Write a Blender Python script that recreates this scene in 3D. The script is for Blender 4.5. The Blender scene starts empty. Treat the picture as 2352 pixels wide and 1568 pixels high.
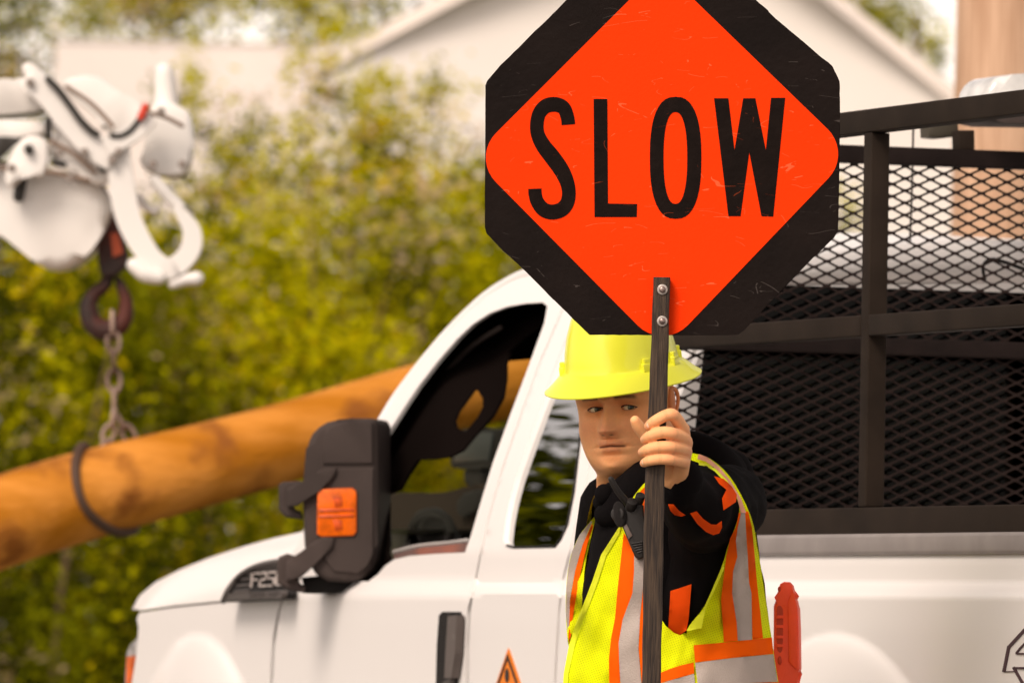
import bpy, bmesh, math, random
from mathutils import Vector, Matrix, noise
from mathutils.geometry import delaunay_2d_cdt
from mathutils.bvhtree import BVHTree
R = math.radians
SC = bpy.context.scene
COL = SC.collection
random.seed(7)

# ------------------------------------------------------------------ camera
H = 1.27                       # camera height above the road
F = 21082.0                    # focal length for a 2352 px wide picture
PITCH, ROLL = R(1.854), R(1.0)
fw = Vector((0, math.cos(PITCH), math.sin(PITCH)))
r0 = Vector((1, 0, 0)); u0 = Vector((0, -math.sin(PITCH), math.cos(PITCH)))
rt = r0*math.cos(ROLL) + u0*math.sin(ROLL)
up = -r0*math.sin(ROLL) + u0*math.cos(ROLL)
cam = bpy.data.cameras.new("camera"); camo = bpy.data.objects.new("camera", cam); COL.objects.link(camo)
camo.matrix_world = Matrix(((rt.x, up.x, -fw.x, 0), (rt.y, up.y, -fw.y, 0), (rt.z, up.z, -fw.z, H), (0, 0, 0, 1)))
cam.sensor_width = 36; cam.lens = F/2352*36; cam.clip_end = 2000
cam.dof.use_dof = True; cam.dof.focus_distance = 15.95; cam.dof.aperture_fstop = 9.5
SC.camera = camo

# ------------------------------------------------------------------ light
SUN_EL, SUN_AZ = R(45), R(30)      # azimuth measured from the view direction, negative = left; sun behind-left of the lens
w = bpy.data.worlds.new("World"); SC.world = w; w.use_nodes = True
nt = w.node_tree; nt.nodes.clear()
out = nt.nodes.new('ShaderNodeOutputWorld'); bg = nt.nodes.new('ShaderNodeBackground')
sky = nt.nodes.new('ShaderNodeTexSky'); sky.sky_type = 'NISHITA'; sky.sun_disc = False
sky.sun_elevation = SUN_EL; sky.sun_rotation = R(210); sky.air_density = 1.0; sky.dust_density = 1.2; sky.ozone_density = 1
bw = nt.nodes.new('ShaderNodeRGBToBW'); mixs = nt.nodes.new('ShaderNodeMixRGB'); mixs.blend_type = 'MIX'; mixs.inputs[0].default_value = .88
tint = nt.nodes.new('ShaderNodeMixRGB'); tint.blend_type = 'MULTIPLY'; tint.inputs[0].default_value = 1; tint.inputs[2].default_value = (1.0, .868, .775, 1)
nt.links.new(sky.outputs[0], bw.inputs[0]); nt.links.new(sky.outputs[0], mixs.inputs[1]); nt.links.new(bw.outputs[0], mixs.inputs[2])
nt.links.new(mixs.outputs[0], tint.inputs[1]); nt.links.new(tint.outputs[0], bg.inputs[0]); bg.inputs[1].default_value = .15
nt.links.new(bg.outputs[0], out.inputs[0])
sl = bpy.data.lights.new("sun", 'SUN'); sl.energy = 1.5; sl.angle = R(22); sl.color = (1, .86, .73)
so = bpy.data.objects.new("sun", sl); COL.objects.link(so)
sdir = Vector((-math.sin(SUN_AZ)*math.cos(SUN_EL), -math.cos(SUN_AZ)*math.cos(SUN_EL), math.sin(SUN_EL)))
so.rotation_euler = (-sdir).to_track_quat('-Z', 'Y').to_euler(); so.location = (-8, -4, 14)
vs = SC.view_settings; vs.view_transform = 'Standard'; vs.look = 'None'; vs.exposure = 0.80; vs.gamma = 1
SC.cycles.use_denoising = True
SC.cycles.max_bounces = 8; SC.cycles.transparent_max_bounces = 12

# ------------------------------------------------------------------ picture -> place
def ray(u, v):
    return fw + rt*((u-1176)/F) + up*((784-v)/F)
def P(u, v, Y):                     # point at depth Y
    d = ray(u, v); d = d*(Y/d.y)
    return Vector((d.x, d.y, d.z+H))
def PP(pts, Y): return [P(u, v, Y) for u, v in pts]
TD = Vector((-math.sin(R(20)), math.cos(R(20)), 0)); TN = Vector((-math.cos(R(20)), -math.sin(R(20)), 0))
TO = Vector((.6188, 17.316, 0))
def T(s, l, z): return TO + TD*s + TN*l + Vector((0, 0, z))
def proj(p):
    d = Vector(p)-Vector((0, 0, H)); z = d.dot(fw); return (1176+F*d.dot(rt)/z, 784-F*d.dot(up)/z)
def hit(u, v, n, c):                # plane n.(p-TO)=c
    d = ray(u, v); o = Vector((0, 0, H)) - TO
    k = (c - n.dot(o))/n.dot(d); p = o + d*k
    return p.dot(TD), p.dot(TN), p.z
def sm(a, b, x):
    t = max(0, min(1, (x-a)/(b-a))); return t*t*(3-2*t)
ZB = 1.45
RWH = (0.0, .55, .74); FWH = None
def Lside(s, z, cab=True):
    l = -.028*max(0, min(1, (z-1.363)/.024)) - .06*max(0, z-1.385)
    if z < 1.30: l -= .25*(max(0, 1.05-z))**2 + .02*(1.30-z)
    if cab and z > ZB: l -= .27*(z-ZB) + .22*(z-ZB)**2
    for c in (RWH, FWH):
        if c:
            r = math.hypot(s-c[0], z-c[1])/c[2]
            if r < 1: l += .095*c[2]*(1-r*r)**.62
    return l
def onside(u, v, cab=True, off=0.0):
    l = 0
    for _ in range(12):
        s, _l, z = hit(u, v, TN, l); l = .5*l + .5*(Lside(s, z, cab)+off)
    s, _l, z = hit(u, v, TN, l)
    return T(s, l, z)
def sz(u, v, l=0.0):
    s, _l, z = hit(u, v, TN, l); return s, z
_s, _z = sz(425, 1455, .03); FWH = (_s, _z-.52, .52)

# ------------------------------------------------------------------ materials
MATS = {}
def mat(name, col, rough=.6, metal=0, var=0, vscale=6, bump=0, bscale=60, spec=.5, coat=0, sss=0, trans=0, emit=0, col2=None, stretch=None, detail=4, alpha=1, ior=1.45):
    if name in MATS: return MATS[name]
    m = bpy.data.materials.new(name); m.use_nodes = True; n = m.node_tree; b = n.nodes['Principled BSDF']
    b.inputs['Base Color'].default_value = (*col, 1); b.inputs['Roughness'].default_value = rough
    b.inputs['Metallic'].default_value = metal; b.inputs['Specular IOR Level'].default_value = spec; b.inputs['IOR'].default_value = ior
    if coat: b.inputs['Coat Weight'].default_value = coat; b.inputs['Coat Roughness'].default_value = .04
    if sss:
        b.inputs['Subsurface Weight'].default_value = sss; b.inputs['Subsurface Radius'].default_value = (1, .35, .2); b.inputs['Subsurface Scale'].default_value = .006
    if trans: b.inputs['Transmission Weight'].default_value = trans
    if emit: b.inputs['Emission Color'].default_value = (*col, 1); b.inputs['Emission Strength'].default_value = emit
    tc = n.nodes.new('ShaderNodeTexCoord'); mp = n.nodes.new('ShaderNodeMapping'); n.links.new(tc.outputs['Object'], mp.inputs[0])
    if stretch: mp.inputs['Scale'].default_value = stretch
    if var or col2:
        t = n.nodes.new('ShaderNodeTexNoise'); t.inputs['Scale'].default_value = vscale; t.inputs['Detail'].default_value = detail
        n.links.new(mp.outputs[0], t.inputs[0])
        cr = n.nodes.new('ShaderNodeValToRGB'); c2 = col2 or tuple(c*(1-var) for c in col)
        cr.color_ramp.elements[0].position = .36; cr.color_ramp.elements[1].position = .64
        cr.color_ramp.elements[0].color = (*c2, 1); cr.color_ramp.elements[1].color = (*col, 1)
        n.links.new(t.outputs[0], cr.inputs[0]); n.links.new(cr.outputs[0], b.inputs['Base Color'])
    if bump:
        t2 = n.nodes.new('ShaderNodeTexNoise'); t2.inputs['Scale'].default_value = bscale; t2.inputs['Detail'].default_value = 5
        n.links.new(mp.outputs[0], t2.inputs[0])
        bp = n.nodes.new('ShaderNodeBump'); bp.inputs['Strength'].default_value = bump; bp.inputs['Distance'].default_value = .01
        n.links.new(t2.outputs[0], bp.inputs['Height']); n.links.new(bp.outputs[0], b.inputs['Normal'])
    MATS[name] = m; return m

def glass(name, col, rough=.0, base=.05, power=5):
    """thin pane: part see-through, part mirror by angle"""
    m = bpy.data.materials.new(name); m.use_nodes = True; n = m.node_tree; n.nodes.clear()
    o = n.nodes.new('ShaderNodeOutputMaterial'); mx = n.nodes.new('ShaderNodeMixShader'); g = n.nodes.new('ShaderNodeBsdfGlossy'); t = n.nodes.new('ShaderNodeBsdfTransparent')
    lw = n.nodes.new('ShaderNodeLayerWeight'); lw.inputs[0].default_value = .5
    pw = n.nodes.new('ShaderNodeMath'); pw.operation = 'POWER'; pw.inputs[1].default_value = power
    ma = n.nodes.new('ShaderNodeMath'); ma.operation = 'MULTIPLY_ADD'; ma.inputs[1].default_value = 1-base; ma.inputs[2].default_value = base
    n.links.new(lw.outputs['Facing'], pw.inputs[0]); n.links.new(pw.outputs[0], ma.inputs[0])
    t.inputs[0].default_value = (*col, 1); g.inputs['Roughness'].default_value = rough
    n.links.new(ma.outputs[0], mx.inputs[0]); n.links.new(t.outputs[0], mx.inputs[1]); n.links.new(g.outputs[0], mx.inputs[2]); n.links.new(mx.outputs[0], o.inputs[0])
    return m

# ------------------------------------------------------------------ mesh helpers
class M:
    def __init__(s): s.v = []; s.f = []; s.m = []; s.uv = None
    def add(s, v, f, mi=0):
        k = len(s.v); s.v += [Vector(p) for p in v]; s.f += [tuple(i+k for i in q) for q in f]; s.m += [mi]*len(f); return s
    def obj(s, name, mats, parent=None, smooth=35, **props):
        me = bpy.data.meshes.new(name); me.from_pydata([tuple(p) for p in s.v], [], s.f)
        for q in (mats if isinstance(mats, (list, tuple)) else [mats]): me.materials.append(q)
        me.polygons.foreach_set('material_index', s.m); me.update()
        bm = bmesh.new(); bm.from_mesh(me); bmesh.ops.recalc_face_normals(bm, faces=bm.faces); bm.to_mesh(me); bm.free()
        if smooth:
            me.polygons.foreach_set('use_smooth', [True]*len(me.polygons)); me.set_sharp_from_angle(angle=R(smooth))
        o = bpy.data.objects.new(name, me); COL.objects.link(o)
        if parent is not None:
            o.parent = parent; o.matrix_parent_inverse = parent.matrix_world.inverted()
        for k, q in props.items(): o[k] = q
        return o
def thing(name, label, cat, loc=(0, 0, 0), group=None):
    o = bpy.data.objects.new(name, None); COL.objects.link(o); o.location = loc; o.matrix_world = Matrix.Translation(Vector(loc))
    o.empty_display_size = .1
    o['label'] = label; o['category'] = cat
    if group: o['group'] = group
    return o

def inpoly(x, y, poly):
    c = False; n = len(poly); j = n-1
    for i in range(n):
        xi, yi = poly[i]; xj, yj = poly[j]
        if (yi > y) != (yj > y) and x < (xj-xi)*(y-yi)/(yj-yi)+xi: c = not c
        j = i
    return c
def resample(poly, step, closed=True):
    o = []; n = len(poly)
    for i in range(n if closed else n-1):
        a = poly[i]; b = poly[(i+1) % n]; d = math.dist(a, b); k = max(1, int(round(d/step)))
        for q in range(k):
            t = q/k; o.append((a[0]+(b[0]-a[0])*t, a[1]+(b[1]-a[1])*t))
    if not closed: o.append(tuple(poly[-1]))
    return o
def smoothpoly(poly, it=1):         # Chaikin
    for _ in range(it):
        o = []
        for i in range(len(poly)):
            a = poly[i]; b = poly[(i+1) % len(poly)]
            o += [(a[0]*.75+b[0]*.25, a[1]*.75+b[1]*.25), (a[0]*.25+b[0]*.75, a[1]*.25+b[1]*.75)]
        poly = o
    return poly
def fill(poly, step, holes=()):
    """triangulated sheet inside poly; returns 2-D verts, tris"""
    pts = []; edges = []
    for pl in [poly]+list(holes):
        b = resample(pl, step); k = len(pts); pts += b; edges += [(k+i, k+(i+1) % len(b)) for i in range(len(b))]
    xs = [p[0] for p in poly]; ys = [p[1] for p in poly]
    nb = len(pts); bx = pts[:]
    y = min(ys)+step*.5; r = 0
    while y < max(ys):
        x = min(xs)+(step*.5 if r % 2 else 0)
        while x < max(xs):
            if inpoly(x, y, poly) and not any(inpoly(x, y, h) for h in holes) and all(abs(x-q[0])+abs(y-q[1]) > step*.6 for q in bx): pts.append((x, y))
            x += step
        y += step*.87; r += 1
    v, e, f, *_ = delaunay_2d_cdt([Vector(p) for p in pts], edges, [], 0, 1e-5)
    ff = []
    for t in f:
        cx = sum(v[i][0] for i in t)/3; cy = sum(v[i][1] for i in t)/3
        if inpoly(cx, cy, poly) and not any(inpoly(cx, cy, h) for h in holes): ff.append(tuple(t))
    return [tuple(p) for p in v], ff
def sheet(poly, fn, step, holes=(), thick=0, tdir=None):
    """map a filled 2-D polygon to the place with fn(u,v)->Vector; thick>0 gives it a back and a rim"""
    v, f = fill(poly, step, holes); v3 = [fn(*p) for p in v]
    if not thick: return v3, f
    td = Vector(tdir).normalized()*thick
    n = len(v3); ec = {}
    for t in f:
        for a, b in ((t[0], t[1]), (t[1], t[2]), (t[2], t[0])): ec[(a, b)] = 1
    ff = list(f)+[tuple(i+n for i in reversed(t)) for t in f]
    for (a, b) in list(ec):
        if (b, a) not in ec: ff.append((a, b, b+n, a+n))
    return v3+[p+td for p in v3], ff
def catmull(pts, k=6):
    pts = [tuple(p) for p in pts]; o = []; n = len(pts)
    for i in range(n-1):
        p0 = pts[max(i-1, 0)]; p1 = pts[i]; p2 = pts[i+1]; p3 = pts[min(i+2, n-1)]
        for q in range(k):
            t = q/k
            o.append(tuple(.5*(2*b+(c-a)*t+(2*a-5*b+4*c-d)*t*t+(3*b-a-3*c+d)*t**3) for a, b, c, d in zip(p0, p1, p2, p3)))
    o.append(pts[-1]); return o
def tube(path, rad, seg=12, k=6, cap=True, flat=1.0, dome=True):
    """smooth tapered tube; path list of Vector, rad float or list"""
    rr = rad if isinstance(rad, (list, tuple)) else [rad]*len(path)
    c = catmull([(*p, r) for p, r in zip(path, rr)], k) if k > 1 else [(*p, r) for p, r in zip(path, rr)]
    if dome and cap:            # rounded ends
        def ends(a, b):
            pa = Vector(a[:3]); d = (pa-Vector(b[:3])).normalized(); r = a[3]
            return [(*(pa+d*r*math.sin(t)), max(r*math.cos(t), r*.05)) for t in (.5, .95, 1.3, 1.5)]
        c = list(reversed(ends(c[0], c[1])))+c+ends(c[-1], c[-2])
    v = []; f = []; up_ = None
    for i, q in enumerate(c):
        p = Vector(q[:3]); a = Vector(c[max(i-1, 0)][:3]); b = Vector(c[min(i+1, len(c)-1)][:3]); t = (b-a).normalized()
        if up_ is None:
            up_ = Vector((0, 0, 1)) if abs(t.z) < .9 else Vector((1, 0, 0))
        x = t.cross(up_).normalized(); y = x.cross(t).normalized(); up_ = y
        for j in range(seg):
            an = 2*math.pi*j/seg; v.append(p+(x*math.cos(an)*flat+y*math.sin(an))*q[3])
    n = len(c)
    for i in range(n-1):
        for j in range(seg): f.append((i*seg+j, i*seg+(j+1) % seg, (i+1)*seg+(j+1) % seg, (i+1)*seg+j))
    if cap: f.append(tuple(reversed(range(seg)))); f.append(tuple(range((n-1)*seg, n*seg)))
    return v, f
def box(c, ax, ay, az, bev=0):
    """box by centre and three half-axis vectors, chamfered edges if bev"""
    c = Vector(c); ax = Vector(ax); ay = Vector(ay); az = Vector(az)
    if not bev:
        v = [c+ax*i+ay*j+az*k for i in (-1, 1) for j in (-1, 1) for k in (-1, 1)]
        return v, [(0, 1, 3, 2), (4, 6, 7, 5), (0, 4, 5, 1), (2, 3, 7, 6), (0, 2, 6, 4), (1, 5, 7, 3)]
    bm = bmesh.new(); vv = [bm.verts.new(c+ax*i+ay*j+az*k) for i in (-1, 1) for j in (-1, 1) for k in (-1, 1)]
    for q in [(0, 1, 3, 2), (4, 6, 7, 5), (0, 4, 5, 1), (2, 3, 7, 6), (0, 2, 6, 4), (1, 5, 7, 3)]: bm.faces.new([vv[i] for i in q])
    bmesh.ops.bevel(bm, geom=bm.edges[:], offset=bev, segments=3, profile=.6, affect='EDGES')
    bm.verts.index_update(); r = [x.co.copy() for x in bm.verts], [tuple(x.index for x in y.verts) for y in bm.faces]; bm.free(); return r
def bar(a, b, w_, h_, side=None, bev=.003):
    a = Vector(a); b = Vector(b); d = (b-a); L = d.length; d.normalize()
    s_ = Vector(side) if side is not None else Vector((0, 0, 1)); x = d.cross(s_).normalized(); y = x.cross(d).normalized()
    return box((a+b)/2, d*L/2, x*w_/2, y*h_/2, bev)
def prism(poly3, vec, bev=0, seg=3):
    bm = bmesh.new(); n = len(poly3); vec = Vector(vec)
    a = [bm.verts.new(p) for p in poly3]; b = [bm.verts.new(Vector(p)+vec) for p in poly3]
    bm.faces.new(a); bm.faces.new(list(reversed(b)))
    for i in range(n): bm.faces.new((a[(i+1) % n], a[i], b[i], b[(i+1) % n]))
    if bev:
        ed = [e for e in bm.edges if (e.verts[0] in a) == (e.verts[1] in a)]
        bmesh.ops.bevel(bm, geom=ed, offset=bev, segments=seg, profile=.5, affect='EDGES', clamp_overlap=True)
    bmesh.ops.triangulate(bm, faces=[q for q in bm.faces if len(q.verts) > 4])
    bm.verts.index_update(); r = [x.co.copy() for x in bm.verts], [tuple(x.index for x in y.verts) for y in bm.faces]; bm.free(); return r
def loft(rings, closed=True, cap=False):
    n = len(rings[0]); v = [p for r in rings for p in r]; f = []
    for i in range(len(rings)-1):
        for j in range(n if closed else n-1):
            k = (j+1) % n; f.append((i*n+j, i*n+k, (i+1)*n+k, (i+1)*n+j))
    if cap: f.append(tuple(reversed(range(n)))); f.append(tuple(range((len(rings)-1)*n, len(rings)*n)))
    return v, f
def cyl(c, ax, r, seg=24, r2=None, bev=0):
    c = Vector(c); ax = Vector(ax); r2 = r if r2 is None else r2
    a = ax.orthogonal().normalized(); b = ax.cross(a).normalized(); d = ax.normalized()
    prof = [(0, r)] if not bev else [(0, r-bev), (bev*.3, r-bev*.3), (bev, r)]
    prof += [(ax.length, r2)] if not bev else [(ax.length-bev, r2), (ax.length-bev*.3, r2-bev*.3), (ax.length, r2-bev)]
    return loft([[c+d*h+(a*math.cos(2*math.pi*j/seg)+b*math.sin(2*math.pi*j/seg))*q for j in range(seg)] for h, q in prof], cap=True)
def ellip(c, rx, ry, rz, seg=20, rings=12, rot=None):
    c = Vector(c); v = []; f = []
    for i in range(rings+1):
        th = math.pi*i/rings*.998+.001*math.pi
        for j in range(seg):
            a = 2*math.pi*j/seg; p = Vector((rx*math.sin(th)*math.cos(a), ry*math.sin(th)*math.sin(a), rz*math.cos(th)))
            v.append(c+(rot@p if rot else p))
    for i in range(rings):
        for j in range(seg): f.append((i*seg+j, i*seg+(j+1) % seg, (i+1)*seg+(j+1) % seg, (i+1)*seg+j))
    f.append(tuple(range(seg))); f.append(tuple(reversed(range(rings*seg, (rings+1)*seg))))
    return v, f
def remesh(v, f, voxel, smooth=4):
    me = bpy.data.meshes.new('tmp'); me.from_pydata([tuple(p) for p in v], [], f); o = bpy.data.objects.new('tmp', me); COL.objects.link(o)
    bm = bmesh.new(); bm.from_mesh(me); bmesh.ops.recalc_face_normals(bm, faces=bm.faces); bm.to_mesh(me); bm.free()
    m = o.modifiers.new('r', 'REMESH'); m.mode = 'VOXEL'; m.voxel_size = voxel
    s_ = o.modifiers.new('s', 'SMOOTH'); s_.iterations = smooth; s_.factor = .5
    dg = bpy.context.evaluated_depsgraph_get(); e = o.evaluated_get(dg); me2 = e.to_mesh()
    r = [q.co.copy() for q in me2.vertices], [tuple(p.vertices) for p in me2.polygons]
    e.to_mesh_clear(); bpy.data.objects.remove(o); bpy.data.meshes.remove(me); return r
# ------------------------------------------------------------------ ground and road
grass = mat('grass_ground', (.075, .08, .02), .95, var=.5, vscale=1.5, bump=.5, bscale=20)
asph = mat('asphalt', (.16, .145, .13), .9, var=.3, vscale=40, bump=.6, bscale=300)
def flat(name, poly, z, m, **k):
    M().add([(x, y, z) for x, y in poly], [tuple(range(len(poly)))]).obj(name, m, smooth=0, kind='structure', **k)
flat('ground', [(-400, -200), (400, -200), (400, 700), (-400, 700)], -.012, grass)
flat('road', [(-60, -12), (60, -12), (60, 23.5), (-60, 23.5)], 0, asph)
m = M()
for i in range(-8, 9): m.add([(i*6-1.5, 8.4, .004), (i*6+1.5, 8.4, .004), (i*6+1.5, 8.52, .004), (i*6-1.5, 8.52, .004)], [(0, 1, 2, 3)])
m.obj('road_marking', mat('road_paint', (.7, .55, .1), .7, var=.2, vscale=30), smooth=0, kind='structure')

# ------------------------------------------------------------------ pickup truck
white = mat('white_paint', (.82, .785, .765), .34, spec=.28, coat=.14, bump=.02, bscale=6)
dark = mat('dark_trim', (.009, .007, .0065), .6, spec=.3, bump=.25, bscale=900)
trimg = mat('grey_trim', (.080, .060, .054), .65, spec=.2, bump=.5, bscale=1400, var=.25, vscale=5)
steel = mat('black_steel', (.026, .0175, .0125), .65, spec=.12, var=.30, vscale=9, bump=.18, bscale=500)
inter = mat('cab_interior', (.003, .0024, .0022), .9, spec=.0)
rubber = mat('rubber', (.015, .014, .014), .8)
chrome = mat('chrome', (.75, .74, .72), .18, metal=1)
truck = thing('pickup_truck', 'white pickup truck with black steel rack over its bed, parked behind the worker', 'pickup truck', TO)
W = 2.02       # body width
def near(poly, cab=True, off=0.0, step=14, holes=(), thick=.035):
    return sheet(poly, lambda u, v: onside(u, v, cab, off), step, holes, thick, -TN)
def panel(name, poly, m_=None, parent=truck, **k):
    thick = k.get('thick', .035)
    return M().add(*near(poly, **k)).obj(name, m_ or white, parent, smooth=40)
def mirror(pts): 
    o = []
    for p in pts:
        q = p-TO; s, l, z = q.dot(TD), q.dot(TN), q.z; o.append(T(s, -W-l, z))
    return o

# outline of the cab's left side in picture coordinates
A_OUT = [(700, 1222), (760, 1132), (815, 1050), (868, 972), (905, 912), (950, 852), (1000, 790), (1050, 735), (1100, 690), (1140, 660), (1180, 640), (1225, 627), (1290, 618), (1370, 612), (1450, 608), (1530, 606)]
A_OUT[-1] = (1527, 606)
SCR = TD.dot(onside(1385, 1345)-TO); ZR = onside(1527, 606).z
for _ in range(3): ZR = ZR+.0*ZR
A_OUT[-1] = proj(T(SCR, Lside(SCR, 2.014), 2.014)); print('roof end', A_OUT[-1])
A_OUT[-2] = ((A_OUT[-1][0]+1370)/2, (A_OUT[-1][1]+612)/2-1)
REAR = [proj(T(SCR, Lside(SCR, z), z)) for z in (1.95, 1.88, 1.80, 1.72, 1.64, 1.56, 1.48, 1.42, 1.38, 1.34, 1.2, 1.0, .8, .55)]
WIN = [(752, 1210), (800, 1135), (850, 1060), (885, 1003), (925, 940), (960, 888), (1005, 830), (1050, 778), (1085, 745), (1125, 719), (1165, 704), (1205, 697), (1246, 694), (1257, 703), (1250, 742), (1215, 838), (1172, 952), (1132, 1062), (1102, 1160), (1082, 1228), (1068, 1268), (1000, 1271), (940, 1276), (905, 1284), (885, 1298), (868, 1318), (845, 1335), (770, 1330), (748, 1290)]
QWIN = [(1156, 1238), (1161, 1195), (1170, 1150), (1184, 1100), (1205, 1040), (1240, 945), (1275, 855), (1310, 768), (1322, 752), (1375, 748), (1385, 762), (1380, 830), (1360, 915), (1336, 1000), (1321, 1130), (1306, 1205), (1290, 1240), (1276, 1258), (1180, 1260), (1162, 1254)]
GAP = [(1318, 640), (1297, 700), (1270, 762), (1240, 832), (1210, 915), (1180, 1000), (1150, 1090), (1122, 1190), (1102, 1280), (1090, 1345), (1083, 1372)]
GAPL = [(1076, 1400), (1072, 1480), (1070, 1900)]
FD_FRONT = [(700, 1222), (672, 1262), (655, 1320), (650, 1372), (641, 1400), (630, 1470), (624, 1568), (622, 1900)]
g = 3
front_door = [*A_OUT[:12], (1290, 618), GAP[0]] + GAP[1:] + GAPL + list(reversed(FD_FRONT[1:]))
front_door = A_OUT[:12] + [(u-g, v) for u, v in [(1305, 617)]+GAP+GAPL] + [(u+g, v) for u, v in reversed(FD_FRONT[1:])]
panel('front_door', front_door, holes=[WIN], step=15, thick=.010)
rear_door = [(u+g, v) for u, v in GAP] + [(u+2*g, v) for u, v in GAPL] + [(1268, 1900), (1272, 1560), (1281, 1400), (1290, 1330), (1308, 1260), (1335, 1150), (1362, 1030), (1388, 930), (1410, 820), (1425, 700), (1430, 612), (1370, 613), (1325, 617)]
panel('rear_door', rear_door, holes=[QWIN], step=15, thick=.022)
pil = [(1436, 610), A_OUT[-2], A_OUT[-1]] + REAR + [(1274, 1900), (1278, 1560), (1287, 1400), (1296, 1330), (1314, 1260), (1341, 1150), (1368, 1030), (1394, 930), (1416, 820), (1431, 700)]
panel('cab_corner', pil, step=16)
# dark seams behind the gaps
M().add(*near([(760, 1215), (830, 1110), (960, 895), (1060, 790), (1150, 700), (1240, 650), (1480, 640), (1440, 1000), (1360, 1300), (1360, 1900), (640, 1900), (660, 1400), (680, 1260)], off=-.05, step=40, holes=[WIN, QWIN], thick=.01)).obj('door_seal', dark, truck)
# rear side glass, slightly recessed, real reflections
M().add(*near(QWIN, off=-.012, step=18, thick=.004)).obj('rear_door_window', glass('tinted_glass', (.03, .03, .03), .0, .58, 1.4), truck)
# thin black gasket round the glass
m = M(); q = [onside(u, v, True, -.006) for u, v in resample(QWIN, 20)]; m.add(*tube(q+[q[0]], .006, 6, 1, cap=False)); m.obj('window_gasket', dark, truck)
# lowered glass edge in the driver window
M().add(*near([(905, 1284), (905, 1268), (960, 1254), (1030, 1247), (1073, 1241), (1068, 1268), (1000, 1271)], off=-.035, step=14, thick=.004)).obj('lowered_window', mat('glass_edge', (.16, .10, .09), .1, spec=.8), truck)
m = M(); m.add(*tube([onside(u, v, True, -.035) for u, v in [(905, 1267), (960, 1253), (1030, 1246), (1073, 1240)]], .0045, 6, 2)); m.obj('window_edge', mat('glass_rim', (.45, .42, .4), .3), truck)

# fender with the badge vent cut out
VENT = [(511, 1380), (520, 1360), (538, 1333), (560, 1312), (590, 1298), (625, 1289), (652, 1287), (654, 1330), (648, 1374)]
hoodline = [(318, 1404), (400, 1392), (513, 1381), (648, 1374)]
fender = [(320, 1406), (400, 1395), (511, 1384), (646, 1377), (637, 1402), (625, 1470), (619, 1568), (617, 1900), (285, 1900), (296, 1600), (304, 1560), (312, 1510), (316, 1470), (318, 1440), (314, 1420)]
panel('fender', fender, cab=False, step=12)
# hood: side shoulder then crown across to the other side
hl = resample([(318, 1401), (400, 1389), (513, 1378), (560, 1374), (672, 1369)], 22, False)
sil = resample([(320, 1399), (336, 1368), (372, 1337), (430, 1307), (500, 1279), (580, 1253), (650, 1234), (697, 1224), (735, 1215)], 22, False)
def at(lst, t):
    x = t*(len(lst)-1); i = min(int(x), len(lst)-2); k = x-i; a = lst[i]; b = lst[i+1]; return (a[0]+(b[0]-a[0])*k, a[1]+(b[1]-a[1])*k)
rings = []
for i in range(41):
    t = i/40; a = at(hl, t); b = at(sil, t)
    sa, za = sz(*a, l=0); sb, zb = sz(*b, l=-.22)
    if za > zb: zb = za+.002
    ring = []; L0 = Lside(sa, za, False)-.002
    for k in range(9):
        q = k/8; l = L0-.20*(1-math.cos(q*math.pi/2)); z = za+(zb-za)*math.sin(q*math.pi/2)
        ring.append(T(sa+(sb-sa)*(1-math.cos(q*math.pi/2)), l, z))
    for k in range(1, 12):
        q = k/12; l = L0-.20-(W+2*L0-.40)*q; ring.append(T(sb, l, zb-.035*math.sin(q*math.pi)*(-1)*.3))
    for k in range(9):
        q = 1-k/8; l = -W-L0+.20*(1-math.cos(q*math.pi/2)); ring.append(T(sa+(sb-sa)*(1-math.cos(q*math.pi/2)), l, za+(zb-za)*math.sin(q*math.pi/2)))
    rings.append(ring)
# the vent interrupts the hood side: hood skin keeps behind it
M().add(*loft(rings, closed=False)).obj('hood', white, truck, smooth=50)
ventm = mat('vent_grey', (.075, .062, .056), .5, bump=.3, bscale=1200)
vent = M().add(*near(VENT, cab=False, off=.040, step=12, thick=.03)).obj('fender_vent', dark, truck)
m = M()
def vstroke(pts, r, o=.046): return tube([onside(u, v, False, o) for u, v in pts], r, 6, 3)
m.add(*vstroke([(513, 1379), (522, 1358), (540, 1333), (562, 1313), (592, 1299), (626, 1291), (650, 1289)], .007))
m.add(*near([(517, 1378), (524, 1362), (650, 1354), (646, 1373)], cab=False, off=.048, step=12, thick=.012))
for a, b in (((546, 1346), (574, 1343)), ((556, 1331), (580, 1328)), ((540, 1358), (572, 1356)), ((570, 1318), (640, 1310)), ((592, 1306), (642, 1299))): m.add(*vstroke([a, b], .0040, .043))
m.obj('vent_louvre', ventm, vent)
# badge letters on the vent: F 2 5 0
def strokes(lines, r, fn): 
    m = M()
    for L_ in lines: m.add(*tube([fn(*p) for p in L_], r, 6, 1))
    return m
def glyph(ch, x, y, w_, h_):
    G = {'F': [[(1, 0), (0, 0), (0, 1)], [(0, .48), (.8, .48)]], '2': [[(0, .12), (.15, 0), (.85, 0), (1, .12), (1, .38), (.85, .5), (.15, .52), (0, .62), (0, 1), (1, 1)]],
         '5': [[(1, 0), (0, 0), (0, .46), (.85, .46), (1, .58), (1, .88), (.85, 1), (0, 1)]], '0': [[(.15, 0), (.85, 0), (1, .15), (1, .85), (.85, 1), (.15, 1), (0, .85), (0, .15), (.15, 0)]]}
    return [[(x+a*w_+(1-b)*h_*.10, y+b*h_-a*w_*.06) for a, b in L_] for L_ in G[ch]]
ls = []
for i, ch in enumerate('F250'): ls += glyph(ch, 577+i*19, 1317-i*1.2, 14, 30)
strokes(ls, .0030, lambda u, v: onside(u, v, False, .050)).obj('badge', mat('badge_grey', (.48, .42, .39), .45, var=.3, vscale=60), vent)
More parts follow.
